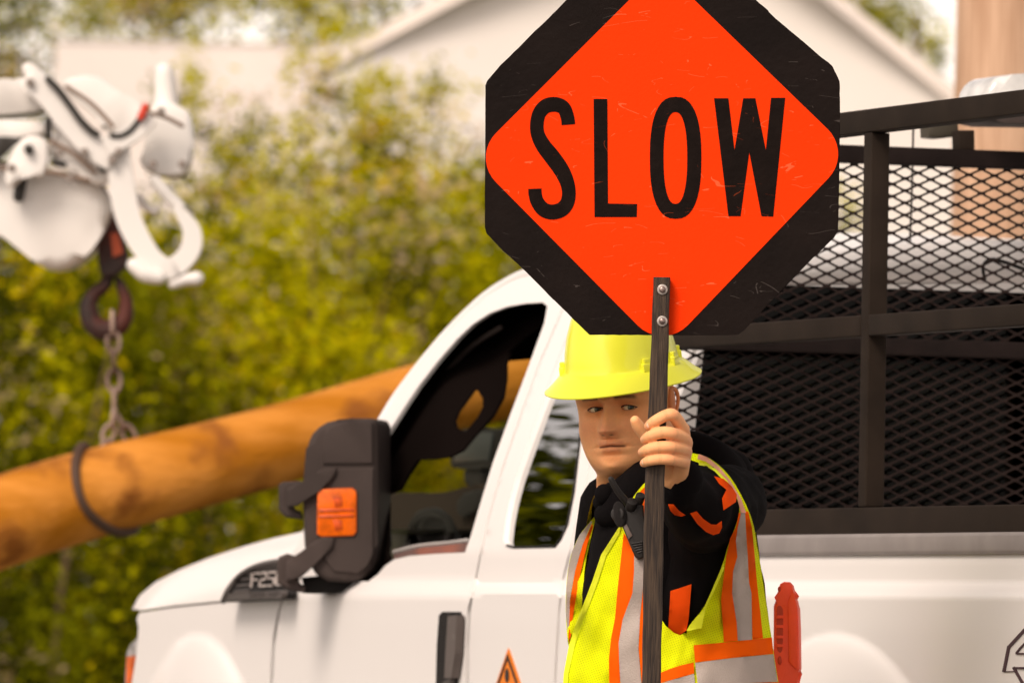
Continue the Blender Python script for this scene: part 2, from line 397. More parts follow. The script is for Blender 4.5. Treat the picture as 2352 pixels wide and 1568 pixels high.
G2 = {'S': '1,0 0,0 0,.5 1,.5 1,1 0,1', 'U': '0,0 0,1 1,1 1,0', 'P': '0,1 0,0 1,0 1,.5 0,.5', 'E': '1,0 0,0 0,1 1,1', 'R': '0,1 0,0 1,0 1,.5 0,.5 1,1', 'D': '0,0 .7,0 1,.3 1,.7 .7,1 0,1 0,0', 'T': '0,0 1,0 .5,0 .5,1', 'Y': '0,0 .5,.5 1,0 .5,.5 .5,1', ' ': ''}
ls = []
for i, ch in enumerate('SUPER DUTY'):
    if G2[ch]: ls.append([(572+i*7.4+float(a)*5, 1361-i*.45+float(b)*8) for a, b in (q.split(',') for q in G2[ch].split())])
strokes(ls, .0013, lambda u, v: onside(u, v, False, .0495)).obj('small_lettering', ventm, vent)

# front corner, lamp
lampc = mat('lamp_clear', (.55, .53, .52), .15, var=.6, vscale=40); amber = mat('amber_lens', (.92, .15, .002), .3, var=.35, vscale=45, spec=.3, coat=.15)
lamp = M().add(*sheet([(316, 1465), (300, 1478), (291, 1498), (287, 1568), (282, 1900), (286, 1900), (298, 1600), (306, 1560), (312, 1510)], lambda u, v: onside(u, v, False, -.012), 10, (), .2, -TN)).obj('headlight', lampc, truck)
M().add(*sheet([(291, 1508), (307, 1505), (303, 1545), (296, 1590), (288, 1680), (285, 1680)], lambda u, v: onside(u, v, False, -.004), 8, (), .02, -TN)).obj('indicator', amber, lamp)
# front end (nose): profile swept across the truck
prof = [(322, 1402), (316, 1415), (306, 1440), (303, 1452), (296, 1463), (287, 1475), (281, 1492), (278, 1520), (274, 1568), (268, 1700)]
pp = [sz(u, v, 0) for u, v in prof]; pp.append((pp[-1][0]+.03, .45)); pp.append((pp[-1][0]-.25, .40))
rings = []
for k in range(0, 15):
    q = k/14; l = -.02-(W-.04)*q; bulge = .16*(1-abs(2*q-1)**3); rings.append([T(s+bulge*.6, l, z) for s, z in pp])
M().add(*loft(rings, closed=False)).obj('front_end', white, truck, smooth=50)
fs = pp[4][0]
gr = M()
for k in range(4): gr.add(*bar(T(fs+.14, -.45, .85+k*.11), T(fs+.14, -W+.45, .85+k*.11), .03, .03))
gr.obj('grille', chrome, truck)
M().add(*box(T(fs+.16, -W/2, .56), TD*.09, TN*.98, (0, 0, .13), .03)).obj('bumper', chrome, truck)

# bed side, rail cap
_sc, _ = sz(1385, 1345, 0); _sr, _ = sz(2352, 1345, 0); print('cab rear s', _sc, 'right edge s', _sr, 'front', fs)
bed = [(1391, 1268), (1560, 1268), (1750, 1266), (1950, 1265), (2150, 1262), (2352, 1259)]
x2 = 3400; bedpoly = bed+[(2700, 1254), (x2, 1243), (x2, 2200), (2300, 2050), (2150, 1950)]
# bed side as a clean grid in truck space
s0b, s1b = _sc-.02, -1.25
v = []; f = []; ns = 150; zt = onside(1750, 1266, False).z; zs_ = [zt-.006, zt-.02]+[zt-.03-(zt-.03-.55)*i/120 for i in range(121)]
for i in range(ns+1):
    s = s0b+(s1b-s0b)*i/ns
    for z in [zt]+zs_: v.append(T(s, Lside(s, z, False)-(.012 if z == zt else .004 if z == zt-.006 else 0), z))
nz = len(zs_)+1
for i in range(ns):
    sc_ = s0b+(s1b-s0b)*(i+.5)/ns
    for j in range(nz-1):
        zc = ([zt]+zs_)[j]
        if math.hypot(sc_-0, zc-.42) < .50: continue
        f.append((i*nz+j, i*nz+j+1, (i+1)*nz+j+1, (i+1)*nz+j))
M().add(v, f).obj('bed_side', white, truck, smooth=50)
M().add(mirror(v), f).obj('bed_side', white, truck, smooth=50)
m = M()
for ll in (-.065, -W+.065): m.add(*box(T((s0b+s1b)/2, ll, zt+.012), TD*(s0b-s1b)/2, TN*.042, (0, 0, .020), .008))
m.obj('rail_cap', mat('rail_cap_grey', (.30, .265, .255), .45, var=.15, vscale=12), truck)
m = M(); m.add(*box(T((s0b+s1b)/2, -W/2, .82), TD*(s0b-s1b)/2, TN*.86, (0, 0, .02))); m.add(*box(T(s0b-.02, -W/2, 1.08), TD*.02, TN*.86, (0, 0, .28)))
m.obj('bed_floor', white, truck)
M().add(*box(T(s1b, -W/2, 1.08), TD*.03, TN*.86, (0, 0, .33), .01)).obj('tailgate', white, truck)
M().add(*box(T(s1b-.12, -W/2, .60), TD*.09, TN*.95, (0, 0, .10), .02)).obj('rear_bumper', chrome, truck)
M().add(*box(T(1.2, -W/2, .48), TD*3.0, TN*.45, (0, 0, .10), .01)).obj('chassis', dark, truck)
for s in (0, FWH[0]):
    for l in (-.16, -W+.16):
        sg = 1 if l > -1 else -1
        wh = M().add(*cyl(T(s, l-.13*sg, .41), TN*.26*sg, .41, 40, bev=.04)).obj('wheel', rubber, truck)
        M().add(*cyl(T(s, l+.10*sg, .41), TN*.035*sg, .24, 30, .22, .01)).obj('rim', chrome, wh)

# roof and windshield: sections lofted across the cab from the traced left edge
edge = [onside(u, v, True, .0) for u, v in resample(A_OUT, 30, False)]
CROWN = hit(2350, 550, TD, _sc)[2]-2.014; print('crown', CROWN)
def cross(pts, a, b, off=0.0):
    rings = []
    for p in pts[a:b]:
        q = p-TO; s, l, z = q.dot(TD), q.dot(TN), q.z; r = []
        for k in range(17):
            t = k/16; x = 2*t-1; c = (1-abs(x)**2.6)
            top = sm(1.75, 1.98, z); r.append(T(s+.02*c*(1-top), l+(-W-2*l)*t, z+CROWN*c*top-off))
        rings.append(r)
    return loft(rings, closed=False)
iz = [i for i, p in enumerate(edge) if p.z > 1.88][0]
rv, rf = cross(edge, iz, len(edge)); M().add(rv, rf).obj('roof', white, truck, smooth=60)
M().add(*cross(edge, iz, len(edge), .045)).obj('headliner', inter, truck, smooth=60)
M().add(*cross(edge, 0, iz+1)).obj('windshield', glass('windshield_glass', (.70, .74, .62), .0, .02, 5), truck, smooth=60)
# edge roll of the pillar so the outline is rounded
m = M(); m.add(*tube([p-TN*.012 for p in edge[::2]], .016, 10, 3)); m.add(*tube([p-TN*.012 for p in mirror(edge[::2])][::-1], .016, 10, 3)); m.obj('pillar_edge', white, truck)
# far side
m = M(); 
fv, ff = near(front_door, holes=[WIN], step=30); m.add(mirror(fv), ff); m.obj('front_door', white, truck)
m = M(); fv, ff = near(rear_door, holes=[QWIN], step=30); m.add(mirror(fv), ff); m.obj('rear_door', white, truck)
fv, ff = near(pil, step=30); M().add(mirror(fv), ff).obj('cab_corner', white, truck)
fv, ff = near(fender, cab=False, step=30); M().add(mirror(fv), ff).obj('fender', white, truck)
# far window: tinted so the cab stays dark behind the rear glass
# cab rear wall with window, plane s=_sc
SCB = _sc-.005
def onrear(u, v, off=0.0):
    s, l, z = hit(u, v, TD, SCB-off); return T(s, l, z)
lz = [(-.02, .55), (-.02, 1.36), (-.05, 1.44)]
for z in (1.55, 1.65, 1.75, 1.85, 1.93): lz.append((Lside(0, z), z))
re_ = edge[-1]-TO; l_, z_ = re_.dot(TN), re_.z
WT = hit(1800, 655, TD, SCB)[2]; lz = [q for q in lz if q[1] < WT-.03]; lz += [(l_-.025, WT-.003)] ; _unused = []+ [(l_+(-W-2*l_)*t, z_+CROWN*(1-abs(2*t-1)**2.6)-.004) for t in (.06, .12, .25, .4, .5)]
full = lz + [(-W/2, WT+.024)] + [(-W-a, b) for a, b in reversed(lz)]
rr_ = []
for k in range(11):
    q = k/10; r = []
    for j in range(17):
        t = j/16; c = 1-abs(2*t-1)**2.6; zt_ = z_+CROWN*c; zl = WT-.013+.02*c
        ang = q*math.pi*.5; r.append(T(SCR-.060*math.sin(ang)+.05*(max(0, q-.6)/.4)**2, l_+(-W-2*l_)*t-(.014*q*(1 if t < .5 else -1) if j in (0, 16) else 0), zl+(zt_-zl)*(math.cos(ang) if q < 1 else 0)))
    rr_.append(r)
M().add(*loft(rr_, closed=False)).obj('roof_rear', white, truck, smooth=60)
a_ = hit(1617, 800, TD, SCB); b_ = hit(1576, 1165, TD, SCB); t_ = hit(1800, 655, TD, SCB)
wt = t_[2]; wl = [(b_[1], b_[2]-.04), (b_[1], b_[2]), (a_[1], a_[2]), (a_[1]-.035, wt-.03), (a_[1]-.07, wt)]
RW = wl + [(-W-a, b) for a, b in reversed(wl)]
fnr = lambda l, z: T(SCB, l, z)
M().add(*sheet(full, fnr, .05, [RW], .03, TD)).obj('cab_back', white, truck)
M().add(*sheet(RW, lambda l, z: T(SCB+.006, l, z), .08, (), .004, TD)).obj('rear_window', glass('privacy_glass', (.035, .036, .022), .0, .010, 4.5), truck)
# interior
seat = mat('seat_cloth', (.02, .018, .017), .9, bump=.3, bscale=400)
for l in (-.55, -1.45):
    st = M().add(*box(T(_sc+.95, l, 1.25), TD*.09, TN*.26, (0, 0, .36), .05)).obj('seat', seat, truck)
    M().add(*box(T(_sc+.95, l, 1.72), TD*.06, TN*.14, (0, 0, .10), .05)).obj('headrest', seat, st)
rb = M().add(*box(T(_sc+.22, -W/2, 1.20), TD*.10, TN*.78, (0, 0, .26), .05)).obj('rear_bench', seat, truck)
ds, dz = sz(760, 1290, -.2)
m = M(); m.add(*box(T(ds+.10, -W/2, 1.20), TD*.30, TN*.90, (0, 0, .20), .05)); m.obj('dashboard', mat('dash_grey', (.018, .015, .013), .8, spec=.2), truck)
# things seen in the driver window: traced on planes parallel to the side, at their real distance inside the cab
def inside(poly, l, thick, m_, name, bev=.008, parent=truck, it=1):
    pl = smoothpoly(poly, it); pts = []
    for u, v in pl:
        s, l2, z = hit(u, v, TN, l); pts.append(T(s, l, z))
    return M().add(*prism(pts, -TN*thick, bev)).obj(name, m_, parent)
pill = mat('pillar_trim', (.0065, .0045, .004), .9, spec=.0, bump=.2, bscale=700)
# left A pillar trim with its grab handle
def innerside(u, v):
    return onside(u, v, True, -.07)
band = [(700, 1230), (800, 1085), (868, 990), (950, 865), (1050, 752), (1140, 690), (1262, 680), (1262, 722), (1240, 750), (1197, 782), (1168, 808), (1159, 835), (1159, 871), (1152, 914), (1129, 956), (1086, 1003), (1060, 1035), (1028, 1051), (960, 1056), (944, 1077), (928, 1104), (917, 1125), (890, 1135), (888, 1270), (900, 1290), (850, 1340), (750, 1345), (720, 1300)]
hole = [(1088, 893), (1098, 898), (1108, 914), (1109, 934), (1098, 956), (1071, 990), (1056, 989), (1044, 982), (1041, 966), (1050, 945), (1070, 918)]
grab = M().add(*sheet(band, lambda u, v: onside(u, v, True, -.05-.06*sm(1000, 1150, u)), 12, [hole], .008, -TN)).obj('grab_handle', pill, truck)
m = M(); m.add(*tube([onside(u, v, True, -.06) for u, v in [(930, 985), (985, 905), (1040, 838), (1090, 790), (1150, 752)]], .006, 6, 3)); m.obj('pillar_seam', trimg, grab)
# rear view mirror on the windshield
rvm = inside([(1040, 1000), (1048, 985), (1130, 982), (1140, 992), (1135, 1060), (1125, 1075), (1040, 1078), (1030, 1062)], -.95, .05, dark, 'rear_view_mirror')
inside([(1048, 1005), (1062, 995), (1125, 992), (1133, 998), (1122, 1056), (1042, 1062)], -.945, .004, mat('mirror_blue', (.022, .026, .030), .3, spec=.4), 'mirror_glass', .001, rvm, 0)
inside([(1060, 1070), (1110, 1070), (1105, 1120), (1068, 1120)], -.96, .03, dark, 'mirror_stem')
# dash hump, gauge pod, wheel rim
inside([(885, 1140), (895, 1130), (1010, 1132), (1035, 1128), (1095, 1110), (1110, 1110), (1100, 1300), (885, 1300)], -.62, .25, mat('dash_top', (.036, .027, .022), .85, spec=.05), 'gauge_pod', .01)
sw = M(); c_ = sz(984, 1222, -.5); cc = T(c_[0]-.02, -.5, c_[1]); 
rr = [cc+TN*(math.cos(a)*.135*0)+Vector((0, 0, math.sin(a)*.047))+TD*(math.cos(a)*.135) for a in [i*math.pi/12 for i in range(25)]]
sw.add(*tube(rr, .011, 8, 1, cap=False)); sw.obj('air_vent', dark, truck)
inside([(925, 1255), (935, 1215), (960, 1190), (990, 1183), (1020, 1195), (1040, 1220), (1045, 1260)], -.52, .02, dark, 'vent_core')
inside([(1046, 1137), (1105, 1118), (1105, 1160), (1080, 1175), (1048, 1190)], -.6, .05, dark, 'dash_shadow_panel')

# door mirror: folded housing, outer face towards us
YM = P(800, 1150, 17).y; ym = onside(800, 1330).y-.10
mir_poly = [(701, 1050), (703, 1030), (708, 1010), (716, 994), (730, 980), (748, 969), (775, 963), (810, 960), (850, 960), (860, 963), (866, 974), (867, 1250), (864, 1285), (852, 1308), (826, 1330), (790, 1336), (750, 1334), (722, 1318), (704, 1288), (696, 1250), (694, 1140)]
dm = M().add(*prism(PP(mir_poly, ym), (.03, .17, 0), .022, 5)).obj('door_mirror', trimg, truck)
M().add(*prism(PP([(742, 1066), (742, 1008), (752, 986), (770, 972), (806, 966), (846, 966), (856, 972), (858, 1066)], ym-.006), (.0, .05, 0), .006, 3)).obj('mirror_cap', trimg, dm)
M().add(*prism(PP([(742, 1074), (858, 1074), (859, 1272), (846, 1300), (822, 1318), (766, 1314), (742, 1280)], ym-.006), (.0, .05, 0), .006, 3)).obj('mirror_shell', trimg, dm)
m = M()
def armY(pts, w_, dy): 
    for a, b in zip(pts, pts[1:]): m.add(*tube([P(*a, ym+dy), P(*b, ym+dy)], w_, 10, 1, flat=.7))
m.add(*prism(PP([(660, 1122), (700, 1102), (722, 1086), (742, 1076), (772, 1074), (772, 1086), (756, 1110), (732, 1122), (700, 1148), (682, 1162), (660, 1164)], ym-.016), (0, .06, 0), .005, 3))
m.add(*prism(PP([(658, 1288), (694, 1264), (722, 1242), (742, 1232), (768, 1234), (764, 1256), (740, 1278), (712, 1306), (688, 1326), (658, 1334)], ym-.016), (0, .06, 0), .005, 3))
m.add(*prism(PP([(640, 1112), (650, 1106), (692, 1104), (696, 1120), (664, 1126), (662, 1166), (690, 1172), (694, 1192), (655, 1186), (641, 1172)], ym+.01), (0, .07, 0), .008, 3))
m.add(*prism(PP([(636, 1290), (640, 1278), (660, 1270), (675, 1275), (672, 1330), (700, 1345), (700, 1362), (660, 1352), (637, 1338)], ym+.01), (0, .07, 0), .008, 3))
m.obj('mirror_arm', trimg, dm)
M().add(*prism(PP([(690, 1325), (760, 1318), (850, 1300), (880, 1290), (860, 1322), (825, 1352), (790, 1352), (760, 1362), (700, 1362)], ym+.06), (.02, .10, 0), .008, 3)).obj('mirror_mount', dark, dm)
lens = M().add(*prism(PP([(729, 1130), (735, 1123), (808, 1120), (817, 1126), (819, 1136), (819, 1220), (812, 1229), (738, 1232), (728, 1226)], ym-.013), (0, .02, 0), .003, 2)).obj('mirror_light', amber, dm)
m = M()
for a, b in (((735, 1172), (812, 1170)), ((735, 1186), (812, 1184))): m.add(*tube([P(*a, ym-.0135), P(*b, ym-.0135)], .0028, 6, 1))
for y in (1152, 1206): m.add(*prism(PP([(764, y-14), (786, y-12), (788, y+10), (770, y+14)], ym-.0138), (0, .003, 0), .0008, 2))
m.obj('lens_rib', mat('amber_deep', (.70, .085, .002), .35, var=.4, vscale=80), lens)

# door handle, warning sticker, 4x4 decal
hd = M().add(*near([(1008, 1412), (1016, 1404), (1055, 1404), (1058, 1410), (1052, 1500), (1046, 1600), (1040, 1660), (1000, 1660), (1001, 1560), (1003, 1480)], off=.004, step=12, thick=.02)).obj('door_handle', dark, truck)
M().add(*near([(1028, 1414), (1048, 1412), (1044, 1500), (1036, 1556), (1020, 1556), (1024, 1480)], off=.022, step=12, thick=.018)).obj('pull', mat('handle_grey', (.11, .09, .082), .5), hd)
M().add(*near([(1016, 1566), (1034, 1556), (1032, 1640), (1012, 1640)], off=.016, step=12, thick=.012)).obj('lock', mat('handle_grey2', (.09, .075, .07), .5), hd)
stk = M().add(*near([(1167, 1487), (1171, 1494), (1236, 1690), (1098, 1690)], off=.0015, step=14, thick=.001)).obj('warning_sticker', mat('sticker_orange', (.85, .22, .01), .45), truck)
blk = mat('print_black', (.02, .014, .012), .5)
m = M(); tri = [(1165, 1501), (1110, 1660), (1220, 1660)]; trin = [(1164.8, 1513), (1115.5, 1655.5), (1214, 1655.5)]
m.add(*near(tri, off=.003, step=9, holes=[trin], thick=.001))
m.add(*near([(1163.7+4.6*math.cos(a), 1550+16*math.sin(a)) for a in [i*math.pi/10 for i in range(20)]], off=.003, step=6, thick=.001))
m.add(*near([(1160, 1592), (1167, 1592), (1170, 1640), (1156, 1640)], off=.003, step=9, thick=.001)); m.obj('sticker_mark', blk, stk)
dec = mat('decal_line', (.055, .022, .030), .5)
m = M()
def lineq(pts, w_): 
    fn = lambda u, v: onside(u, v, False, .002)
    for a, b in zip(pts, pts[1:]):
        d = Vector((b[0]-a[0], b[1]-a[1])).normalized(); n_ = Vector((-d.y, d.x))*w_/2; e = d*w_*.35
        q = [(a[0]+n_.x-e.x, a[1]+n_.y-e.y), (b[0]+n_.x+e.x, b[1]+n_.y+e.y), (b[0]-n_.x+e.x, b[1]-n_.y+e.y), (a[0]-n_.x-e.x, a[1]-n_.y-e.y)]
        m.add(*prism([fn(*p) for p in q], -TN*.0015))
o4 = [(2305, 1540), (2316, 1485), (2352, 1446), (2420, 1378), (2450, 1378), (2436, 1478), (2462, 1478), (2452, 1520), (2430, 1520), (2424, 1560), (2375, 1560), (2385, 1520)]
lineq(o4[:4], 6.5); lineq(o4[3:8], 4); lineq([(2305, 1541), (2332, 1541)], 2)
lineq([(2334, 1498), (2342, 1488), (2400, 1428), (2390, 1500), (2334, 1500)], 4)
lineq([(2328, 1533), (2352, 1533), (2368, 1542), (2385, 1565), (2410, 1533), (2450, 1533), (2415, 1590), (2450, 1660)], 5)
lineq([(2328, 1533), (2366, 1600), (2320, 1660)], 6); m.obj('bed_decal', dec, truck)

# ------------------------------------------------------------------ rack over the bed
LR = -.065; SH = _sc-.125; TB = .040
def railpt(u, v, l=LR): s, z = sz(u, v, l); return s, z
_, zb0 = railpt(2100, 1205); zbot = zb0+.0
zb_c = sum(railpt(u, v)[1] for u, v in ((1800, 1207), (2300, 1195)))/2
zm_c = sum(railpt(u, v)[1] for u, v in ((1800, 768), (2300, 722)))/2
zt_c = sum(railpt(u, v)[1] for u, v in ((1960, 283), (2300, 245)))/2
sp = railpt(2008, 700)[0]
hl_, hz_t = hit(2150, 362, TD, SH)[1:]; _, hz_m = hit(2150, 800, TD, SH)[1:]
print('rack z', zb_c, zm_c, zt_c, 'post s', sp, 'head', SH, hz_t, hz_m, 'zt', zt, 'wt', wt)
rack = thing('_', '', '') if False else None
m = M(); S1 = s1b+.05
S0 = SH
def side(l):
    m.add(*bar(T(S0+.02, l, zt_c), T(S1, l, zt_c), TB, TB+.004))
    m.add(*bar(T(S0+.02, l, zm_c), T(sp+TB/2+.0, l, zm_c), TB, TB)); m.add(*bar(T(sp-TB/2, l, zm_c), T(S1, l, zm_c), TB, TB))
    m.add(*bar(T(S0+.02, l, zb_c), T(S1, l, zb_c), TB, .060))
    for s in (S0, sp, S1-.02): m.add(*bar(T(s, l, zb_c+.031), T(s, l, zt_c-.023), TB-.002, TB-.002, side=TN))
side(LR); side(-W-LR)
rack = m.obj('bed_rack', steel, truck)
m = M()
wd = TB-.004
m.add(*bar(T(SH, LR-.02, hz_t), T(SH, -W-LR+.02, hz_t), wd, .036)); m.add(*bar(T(SH, LR-.02, hz_m), T(SH, -W-LR+.02, hz_m), wd, .034))
m.add(*bar(T(SH, LR-.02, zb_c-.01), T(SH, -W-LR+.02, zb_c-.01), wd, .05))
m.obj('headboard_rail', mat('black_steel_dark', (.015, .0095, .0085), .65, spec=.12, var=.35, vscale=14, bump=.2, bscale=400), rack)
# expanded metal, two families of diagonal strands
m = M(); px, pz = .0560, .0247; za, zb_ = zb_c, hz_t; la, lb = LR-.015, -W-LR+.015; SM = SH+.010
ex = mat('expanded_metal', (.020, .0125, .011), .65, spec=.12)
def clip(p, q):
    (x0, y0), (x1, y1) = p, q; t0, t1 = 0, 1
    for a, b, lo, hi in ((x0, x1-x0, lb, la), (y0, y1-y0, za, zb_)):
        if abs(b) < 1e-9:
            if a < lo or a > hi: return None
            continue
        u_, v_ = (lo-a)/b, (hi-a)/b
        if u_ > v_: u_, v_ = v_, u_
        t0 = max(t0, u_); t1 = min(t1, v_)
    return None if t0 >= t1 else ((x0+(x1-x0)*t0, y0+(y1-y0)*t0), (x0+(x1-x0)*t1, y0+(y1-y0)*t1))
span = (la-lb); hh = zb_-za
for sgn in (1, -1):
    k = -int(hh/pz)-2
    while k*px < span+hh*px/pz+.1:
        x0 = lb+k*px; p = (x0, za); q = (x0+sgn*(hh/pz)*px, zb_)
        if sgn < 0: p = (x0, za); q = (x0-(hh/pz)*px, zb_)
        c = clip(p, q)
        if c:
            off = .0012*sgn; m.add(*bar(T(SM+off, c[0][0], c[0][1]), T(SM+off, c[1][0], c[1][1]), .0016, .0044, side=TD.cross(Vector((c[1][0]-c[0][0], 0, 0)) if False else Vector((0, 0, 1))), bev=0))
        k += 1
k = 0
y = za; r = 0
while y < zb_:
    x = lb+(px/2 if r % 2 else 0)
    while x < la:
        w2, h2 = .0095, .0034
        m.add([T(SM+o_, x+a, y+b) for o_ in (-.0024, .0020) for a, b in ((-w2, 0), (-w2*.4, h2), (w2*.4, h2), (w2, 0), (w2*.4, -h2), (-w2*.4, -h2))], [(0, 1, 2, 3, 4, 5), (11, 10, 9, 8, 7, 6)]+[(i, i+6, (i+1) % 6+6, (i+1) % 6) for i in range(6)])
        x += px
    y += pz/2; r += 1
m.obj('mesh_panel', ex, rack, smooth=0)
# beacon bar standing on the headboard
def onh(u, v, o=0.0): s, l, z = hit(u, v, TD, SH-o); return T(s, l, z)
bc = M().add(*prism([onh(u, v, -.06) for u, v in smoothpoly([(2192, 262), (2196, 220), (2215, 190), (2240, 181), (2300, 177), (2700, 186), (2730, 200), (2745, 262)], 1)], -TD*.16, .02, 4)).obj('beacon', mat('beacon_lens', (.80, .79, .77), .12, var=.35, vscale=18, coat=.8), rack)
m = M(); m.add(*prism([onh(u, v, -.06) for u, v in [(2195, 262), (2742, 268), (2742, 300), (2230, 292), (2195, 285)]], -TD*.17, .006)); m.obj('beacon_base', trimg, bc)
for x in (2212, 2640): M().add(*bar(onh(x, 300), onh(x+1, 345), .036, .036, side=TN)).obj('beacon_post', steel, bc)
M().add(*prism([onh(u, v, -.10) for u, v in [(2110, 280), (2180, 276), (2182, 316), (2140, 321), (2112, 318)]], -TD*.05, .006)).obj('work_light', mat('lamp_back', (.06, .05, .035), .6), rack)
m = M(); p = [(2305, 448, .006)]
for i in range(4): m.add(*box(onh(2331+i*8, 204, -.075+0*i)-TD*.0, TN*.0022, TD*.002, (0, 0, .006)))
m.obj('amber_led', amber, bc)
m = M(); m.add(*tube([onh(2098, 280, -.25), onh(2094, 450, -.25), onh(2086, 655, -.25)], .0026, 6, 3)); m.obj('antenna', dark, truck)
# hook of wire hanging on the mesh
m = M(); m.add(*tube([onh(u, v, -.03) for u, v in [(2262, 640), (2258, 612), (2275, 596), (2310, 603), (2352, 618), (2420, 640)]], .004, 6, 4)); m.obj('wire_hook', dark, rack)
# ------------------------------------------------------------------ slow paddle
YS = 15.86; PY = YS-.0
sign = thing('paddle_sign', 'black octagon paddle with orange diamond reading SLOW on a wooden staff', 'road sign', (P(1500, 1568, PY).x, PY, 0))
blackp = mat('sign_black', (.0105, .0062, .0050), .6, spec=.10, var=.35, vscale=7, bump=.12, bscale=90)
# scratches on the sheeting
def scratched(m, amt, col):
    n = m.node_tree; b = n.nodes['Principled BSDF']; tc = n.nodes.new('ShaderNodeTexCoord')
    src = b.inputs['Base Color'].links[0].from_socket if b.inputs['Base Color'].links else None
    prev = src
    for ang, sc_, thr in ((35, 5, .013), (-28, 6, .011), (80, 7, .010), (5, 9, .008)):
        mp = n.nodes.new('ShaderNodeMapping'); mp.inputs['Rotation'].default_value = (0, R(ang), 0); mp.inputs['Scale'].default_value = (sc_*.35, 1, sc_)
        no = n.nodes.new('ShaderNodeTexNoise'); no.inputs['Scale'].default_value = 2.2; no.inputs['Detail'].default_value = 2; no.inputs['Distortion'].default_value = .6
        n.links.new(tc.outputs['Object'], mp.inputs[0]); n.links.new(mp.outputs[0], no.inputs[0])
        s1 = n.nodes.new('ShaderNodeMath'); s1.operation = 'SUBTRACT'; s1.inputs[1].default_value = .5; n.links.new(no.outputs[0], s1.inputs[0])
        s2 = n.nodes.new('ShaderNodeMath'); s2.operation = 'ABSOLUTE'; n.links.new(s1.outputs[0], s2.inputs[0])
        s3 = n.nodes.new('ShaderNodeMath'); s3.operation = 'LESS_THAN'; s3.inputs[1].default_value = thr*.22; n.links.new(s2.outputs[0], s3.inputs[0])
        bk = n.nodes.new('ShaderNodeTexNoise'); bk.inputs['Scale'].default_value = 6.5+ang*.01; bk.inputs['Detail'].default_value = 5; n.links.new(mp.outputs[0], bk.inputs[0])
        g_ = n.nodes.new('ShaderNodeMath'); g_.operation = 'GREATER_THAN'; g_.inputs[1].default_value = .60; n.links.new(bk.outputs[0], g_.inputs[0])
        mu = n.nodes.new('ShaderNodeMath'); mu.operation = 'MULTIPLY'; n.links.new(s3.outputs[0], mu.inputs[0]); n.links.new(g_.outputs[0], mu.inputs[1])
        am = n.nodes.new('ShaderNodeMath'); am.operation = 'MULTIPLY'; am.inputs[1].default_value = amt; n.links.new(mu.outputs[0], am.inputs[0])
        mx = n.nodes.new('ShaderNodeMixRGB'); mx.inputs[2].default_value = (*col, 1); n.links.new(am.outputs[0], mx.inputs[0])
        if prev: n.links.new(prev, mx.inputs[1])
        else: mx.inputs[1].default_value = b.inputs['Base Color'].default_value
        prev = mx.outputs[0]
    n.links.new(prev, b.inputs['Base Color'])
orange = mat('sign_orange', (.95, .043, .0012), .6, spec=.06, var=.06, vscale=5, bump=.05, bscale=150)
scratched(orange, .28, (.9, .28, .12)); scratched(blackp, .35, (.12, .10, .09))
octo = [(1115, 197), (1119, 186), (1150, 150), (1300, 2), (1344, -45), (1692, -45), (1736, 2), (1764, 24), (1772, 36), (1850, 100), (1872, 120), (1912, 152), (1924, 178), (1929, 188), (1929, 300), (1927, 420), (1925, 530), (1916, 546), (1898, 562), (1800, 660), (1712, 756), (1696, 769), (1520, 769), (1354, 768), (1340, 755), (1190, 606), (1155, 575), (1118, 536), (1113, 522), (1115, 350)]
random.seed(3)
o2 = []
for u, v in resample(octo, 14): o2.append((u+random.uniform(-.7, .7), v+random.uniform(-.7, .7)))
board = M().add(*prism(PP(o2, YS), (0, .013, 0), 0)).obj('board', blackp, sign, smooth=0)
# raw edge of the plywood
m = M(); e_ = PP(o2, YS+.002); 
EDG = mat('raw_edge', (.35, .10, .12), .7, var=.8, vscale=60)
v = []; f = []
for i, (u, w_) in enumerate(o2):
    du, dv = u-1521, w_-362; L_ = math.hypot(du, dv); k = 1.1/L_
    v += [P(u+du*k, w_+dv*k, YS+.002), P(u+du*k, w_+dv*k, YS+.012)]
for i in range(len(o2)): j = (i+1) % len(o2); f.append((2*i, 2*i+1, 2*j+1, 2*j))
M().add(v, f).obj('board_edge', EDG, board, smooth=0)
def rounded(corners, r, n=9):
    o = []; c = len(corners)
    for i in range(c):
        p = Vector(corners[i]); a = (Vector(corners[i-1])-p).normalized(); b = (Vector(corners[(i+1) % c])-p).normalized()
        ang = a.angle(b); t = r/math.tan(ang/2); p0 = p+a*t; p1 = p+b*t; ctr = p+(a+b).normalized()*(r/math.sin(ang/2))
        v0 = p0-ctr; v1 = p1-ctr; al = math.atan2(v0.y, v0.x); be = math.atan2(v1.y, v1.x); d = (be-al+math.pi) % (2*math.pi)-math.pi
        for k in range(n+1): q = al+d*k/n; o.append((ctr.x+r*math.cos(q), ctr.y+r*math.sin(q)))
    return o
dia = rounded([(1083, 362), (1519, -73), (1958, 352), (1523, 806)], 80)
M().add(*prism(PP(dia, YS-.0012), (0, .0010, 0))).obj('diamond_face', orange, sign, smooth=0)
letters = mat('letter_black', (.0095, .0052, .0040), .6, spec=.08, var=.3, vscale=30, bump=.1, bscale=90); scratched(letters, .4, (.35, .05, .01))
c8 = lambda pts: [(1176+x*.5, y*.5) for x, y in pts]
def put(name, poly, holes=()):
    v, f = sheet(poly, lambda u, v: P(u, v, YS-.0020), 12, holes, .0007, (0, 1, 0)); M().add(v, f).obj(name, letters, sign, smooth=0)
